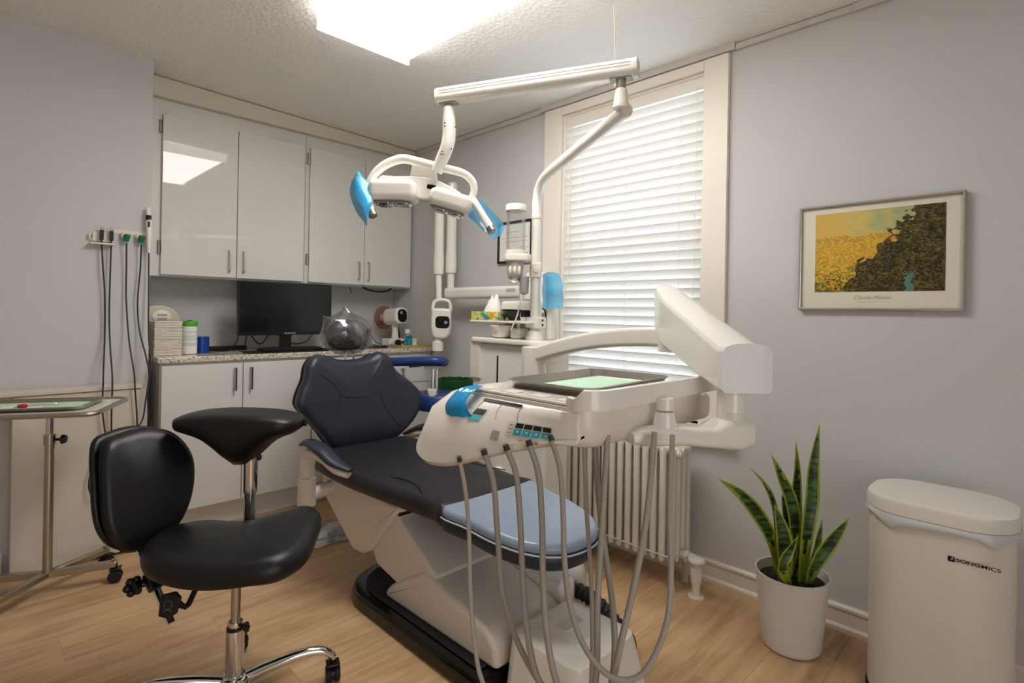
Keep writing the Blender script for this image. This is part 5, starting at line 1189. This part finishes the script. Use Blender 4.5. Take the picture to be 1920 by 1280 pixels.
# ---------------------------------------------------------------- snake plant
pl = thing('snake_plant', 'snake plant with yellow edged leaves in a ribbed white pot', 'plant', (2.155, .682, 0))
PO = V((2.155, .682, 0))
q = MB(); nv = 96; rings = []
for r, z in ((.080, .0005), (.092, .003), (.097, .012), (.108, .12), (.121, .262), (.124, .272), (.119, .272), (.114, .235)):
    rib = .0016 if .004 < z < .265 and r > .09 else 0
    rings.append([PO+V(((r+(rib if j % 2 else 0))*math.cos(2*PI*j/nv), (r+(rib if j % 2 else 0))*math.sin(2*PI*j/nv), z)) for j in range(nv)])
q.loft(rings); q.build('pot', mat('white_ribbed_pot', 'd6d2cb', .5), pl, 60)
SOIL = mat('dark_soil', '1c1712', .95, bump=(90, 1.0))
q = MB(); q.lathe([(.112, .232), (.111, .240), (.07, .246), (.01, .248)], PO, n=30); so_ = q.build('soil', SOIL, pl)
LEAF = mat('banded_dark_green_leaf', '2c4a22', .4); EDGE = mat('yellow_green_leaf_edge', '8f9e2e', .42)
n, l = nodes(LEAF); tc = n.new('ShaderNodeTexCoord'); mp = n.new('ShaderNodeMapping'); mp.inputs['Scale'].default_value = (14, 14, 70)
wv = n.new('ShaderNodeTexNoise'); wv.inputs['Scale'].default_value = 1.0; wv.inputs['Detail'].default_value = 3; rp = n.new('ShaderNodeValToRGB')
rp.color_ramp.elements[0].position = .42; rp.color_ramp.elements[0].color = C('16290f'); rp.color_ramp.elements[1].position = .58; rp.color_ramp.elements[1].color = C('47692f')
l.new(tc.outputs['Object'], mp.inputs[0]); l.new(mp.outputs[0], wv.inputs['Vector']); l.new(wv.outputs[0], rp.inputs[0]); l.new(rp.outputs[0], n['Principled BSDF'].inputs['Base Color'])
def leaf(pts, wmax, twist=0.0, wpos=.45):
    P = smooth_open([V(p) for p in pts], 6); N = len(P); rows = []
    for i, p in enumerate(P):
        s = i/(N-1); t_ = (P[min(i+1, N-1)]-P[max(i-1, 0)]).normalized()
        a = twist*s; sd_ = (rt*math.cos(a)+fw*math.sin(a)); sd_ = (sd_-t_*sd_.dot(t_)).normalized(); nn = sd_.cross(t_)
        w_ = wmax*(.42+.58*math.sin(min(1, s/wpos)*PI/2)) if s < wpos else wmax*max(.02, (1-((s-wpos)/(1-wpos))**1.7))
        rows.append([p+sd_*w_*k+nn*w_*(.35*abs(k)**1.5) for k in (-1, -.74, -.35, 0, .35, .74, 1)])
    q = MB(); q.shell(rows, .0022); o = q.build('leaf', [LEAF, EDGE], pl, 70)
    me = o.data; ids = []
    cs = [sum((me.vertices[v].co for v in p.vertices), V((0, 0, 0)))/len(p.vertices) for p in me.polygons]
    cen = [r[3]-PO for r in rows]; 
    for p, c in zip(me.polygons, cs):
        k = min(range(N), key=lambda j: (cen[j]-c).length_squared); hw = max((rows[k][6]-rows[k][0]).length/2, 1e-4)
        p.material_index = 1 if (c-cen[k]).length > hw*.80 and (c-cen[k]).length < 1.6*hw+.02 else 0
    return o
B = lambda a, b, z=.235: tuple(PO+rt*a+fw*b+V((0, 0, z)))
leaf([B(-.045, -.02), (2.042, 0.717, 0.408), (1.981, 0.735, 0.498), (1.914, 0.774, 0.582), (1.837, 0.822, 0.643)], .024, .2, .55)
leaf([B(-.05, .03), (2.095, 0.720, 0.444), (2.083, 0.732, 0.535), (2.049, 0.752, 0.601), (2.006, 0.780, 0.655)], .014, .9, .5)
leaf([B(-.01, .01), (2.121, 0.666, 0.424), (2.110, 0.677, 0.539), (2.073, 0.699, 0.631), (2.038, 0.721, 0.713)], .024, .1, .45)
leaf([B(.0, .05), (2.176, 0.682, 0.424), (2.175, 0.682, 0.542), (2.177, 0.680, 0.641), (2.174, 0.683, 0.743)], .022, .2, .4)
leaf([B(.02, -.02), (2.106, 0.624, 0.422), (2.117, 0.613, 0.554), (2.120, 0.610, 0.667), (2.127, 0.603, 0.751), (2.136, 0.594, 0.831)], .027, .1, .4)
leaf([B(.04, -.03), (2.095, 0.593, 0.338), (2.109, 0.564, 0.402), (2.129, 0.531, 0.466), (2.145, 0.500, 0.523)], .026, -.2, .5)
leaf([B(.045, .03), (2.195, 0.620, 0.340), (2.205, 0.610, 0.408), (2.213, 0.602, 0.470)], .016, .1, .4)
leaf([B(-.03, -.01), (2.064, 0.681, 0.378), (2.053, 0.691, 0.463), (2.038, 0.707, 0.538)], .030, .1, .4)
leaf([B(-.03, -.05), (1.995, 0.664, 0.345), (2.013, 0.647, 0.404), (2.033, 0.627, 0.451)], .020, .3, .5)
leaf([B(-.01, .03), (2.135, 0.694, 0.412), (2.125, 0.704, 0.509), (2.118, 0.711, 0.557)], .018, .4, .4)
leaf([B(.01, .02), (2.147, 0.654, 0.343), (2.144, 0.657, 0.401), (2.141, 0.660, 0.449)], .022, .2, .4)

# ---------------------------------------------------------------- white pedal bin
bn = thing('pedal_bin', 'large white pedal bin with slim lid and grey liner at right', 'bin', (2.17, .255, 0))
BINW = mat('white_bin_enamel', 'd9d2c6', .32)
bf = lambda sx, sy, r, z, cx=2.175, cy=.258: [V((a, b, z)) for a, b in rrect(sx, sy, r, 8, cx, cy)]
q = MB(); q.loft([bf(.300, .360, .115, .0), bf(.306, .366, .115, .004), bf(.306, .366, .115, .022), bf(.300, .360, .115, .024)]); q.build('base_ring', BLKRUB, bn)
q = MB(); q.loft([bf(.296, .356, .115, .022), bf(.298, .358, .115, .03), bf(.298, .358, .115, .590), bf(.294, .354, .113, .596)]); q.build('body', BINW, bn)
q = MB(); q.loft([bf(.302, .362, .116, .600), bf(.312, .372, .118, .604), bf(.314, .374, .118, .635), bf(.308, .368, .116, .645), bf(.285, .345, .108, .650), bf(.10, .16, .05, .653)]); q.build('lid', mat('white_bin_lid', 'dedad2', .4), bn)
rows = []; rb = random.Random(9); R_ = rrect(.31, .37, .118, 10, 2.175, .258); R_ = R_+[R_[0]]
cN = V((2.175, .258, 0)); drops = [.012+.020*abs(math.sin(j*.42))**2+rb.uniform(0, .010) for j in range(len(R_))]; drops[-1] = drops[0]
for i in range(5):
    s = i/4
    rows.append([cN+(V((a, b, 0))-cN)*(1+.030*math.sin(PI*min(1, s*.8))+.014*(s > .2)*math.sin(j*1.3)*(0 < j < len(R_)-1))+V((0, 0, .602-drops[j]*s)) for j, (a, b) in enumerate(R_)])
q = MB(); q.shell(rows, .0008); q.build('liner', mat('grey_white_liner', 'c3c6c8', .35), bn, 25)
q = MB(); q.box((1.975, .165, .012), (2.03, .275, .024), .005, 2); q.build('pedal', BLACK, bn)
lgx = 2.0255
text('logo_lettering', 'SONGMICS', .0135, (lgx-.0004, .154, .512), (0, -1, 0), (-1, 0, 0), BLACK, bn, wide=1.45, bold=.00022)
q = MB(); q.box((lgx-.001, .205, .5045), (lgx, .221, .5195), .001, 1); lm = q.build('logo_mark', BLACK, bn)
text('logo_letter', 'F', .013, (lgx-.0012, .213, .512), (0, -1, 0), (-1, 0, 0), BINW, bn, shear=.4)

# ---------------------------------------------------------------- things behind the chair: blue assistant stool and tall waste bin
ao = V((2.0, 2.60, 0))
as_ = thing('assistant_stool', 'blue padded assistant stool with curved bar behind the patient chair', 'stool', ao)
q = MB(); q.lathe([(.02, .625), (.15, .628), (.165, .65), (.165, .690), (.150, .715), (.10, .722), (.01, .724)], ao, n=36); q.build('seat', BLUE, as_)
q = MB(); q.cyl(ao+up*.09, ao+up*.626, .022, n=18); q.build('column', CHROME, as_)
for k in range(5):
    a = .3+k*2*PI/5; e = ao+V((math.cos(a), math.sin(a), 0))*.19
    q = MB(); q.tube([ao+up*.10, e+up*.075], [.018, .012], 10); q.build('leg', CHROME, as_); caster(as_, e, .024)
bpz = .90
bar_ = [(1.702, 2.851, 0.894), (1.769, 2.728, 0.903), (1.855, 2.585, 0.913), (1.918, 2.508, 0.915), (1.987, 2.538, 0.906)]
q = MB(); q.tube(bar_, [.020, .027, .028, .028, .026], 14, 5); q.build('torso_bar', BLUE, as_)
pq = V((1.903, 2.537, 0.874)); pq.z = 0
q = MB(); q.cyl(pq+up*.57, pq+up*.885, .011, n=14); q.cyl(pq+rt*.022+up*.60, pq+rt*.022+up*.885, .008, n=12); q.build('bar_post', CHROME, as_)
q = MB(); q.box((-.05, -.012, .868), (.035, .012, .884), .003, 1, frame(pq, rt, up)); q.build('bar_bracket', PLASTB, as_)
q = MB(); q.prism([(-.028, .022), (.028, .022), (.022, -.012), (0, -.034), (-.022, -.012)], -.012, .012, frame(pq-fw*.014+up*.735, rt, -fw), .006, 2); q.build('clamp_knob', PLASTB, as_)
q = MB(); q.ell(pq+up*.565, (.018, .018, .016)); q.build('post_foot', PLASTB, as_)
gb = thing('waste_bin', 'tall black waste bin with green liner rim beside the blue stool', 'bin', (2.255, 2.775, 0))
go = V((2.255, 2.775, 0))
q = MB(); q.lathe([(.085, .0005), (.095, .004), (.118, .74), (.122, .742), (.122, .750), (.112, .750), (.092, .03), (.01, .02)], go, n=36); q.build('bucket', BLKRUB, gb)
q = MB(); GR = mat('dark_green_liner', '0e4a1c', .35)
rows = []
for i, (r, z) in enumerate(((.1235, .700), (.126, .745), (.1245, .764), (.112, .764), (.106, .70), (.10, .62))):
    rows.append([go+V((r*math.cos(2*PI*j/32), r*math.sin(2*PI*j/32), z+.003*math.sin(2.5*j)*(i in (0, 1, 2, 3))*(0 < j < 32))) for j in range(33)])
q.shell(rows, .0008); q.build('liner', GR, gb, 40)
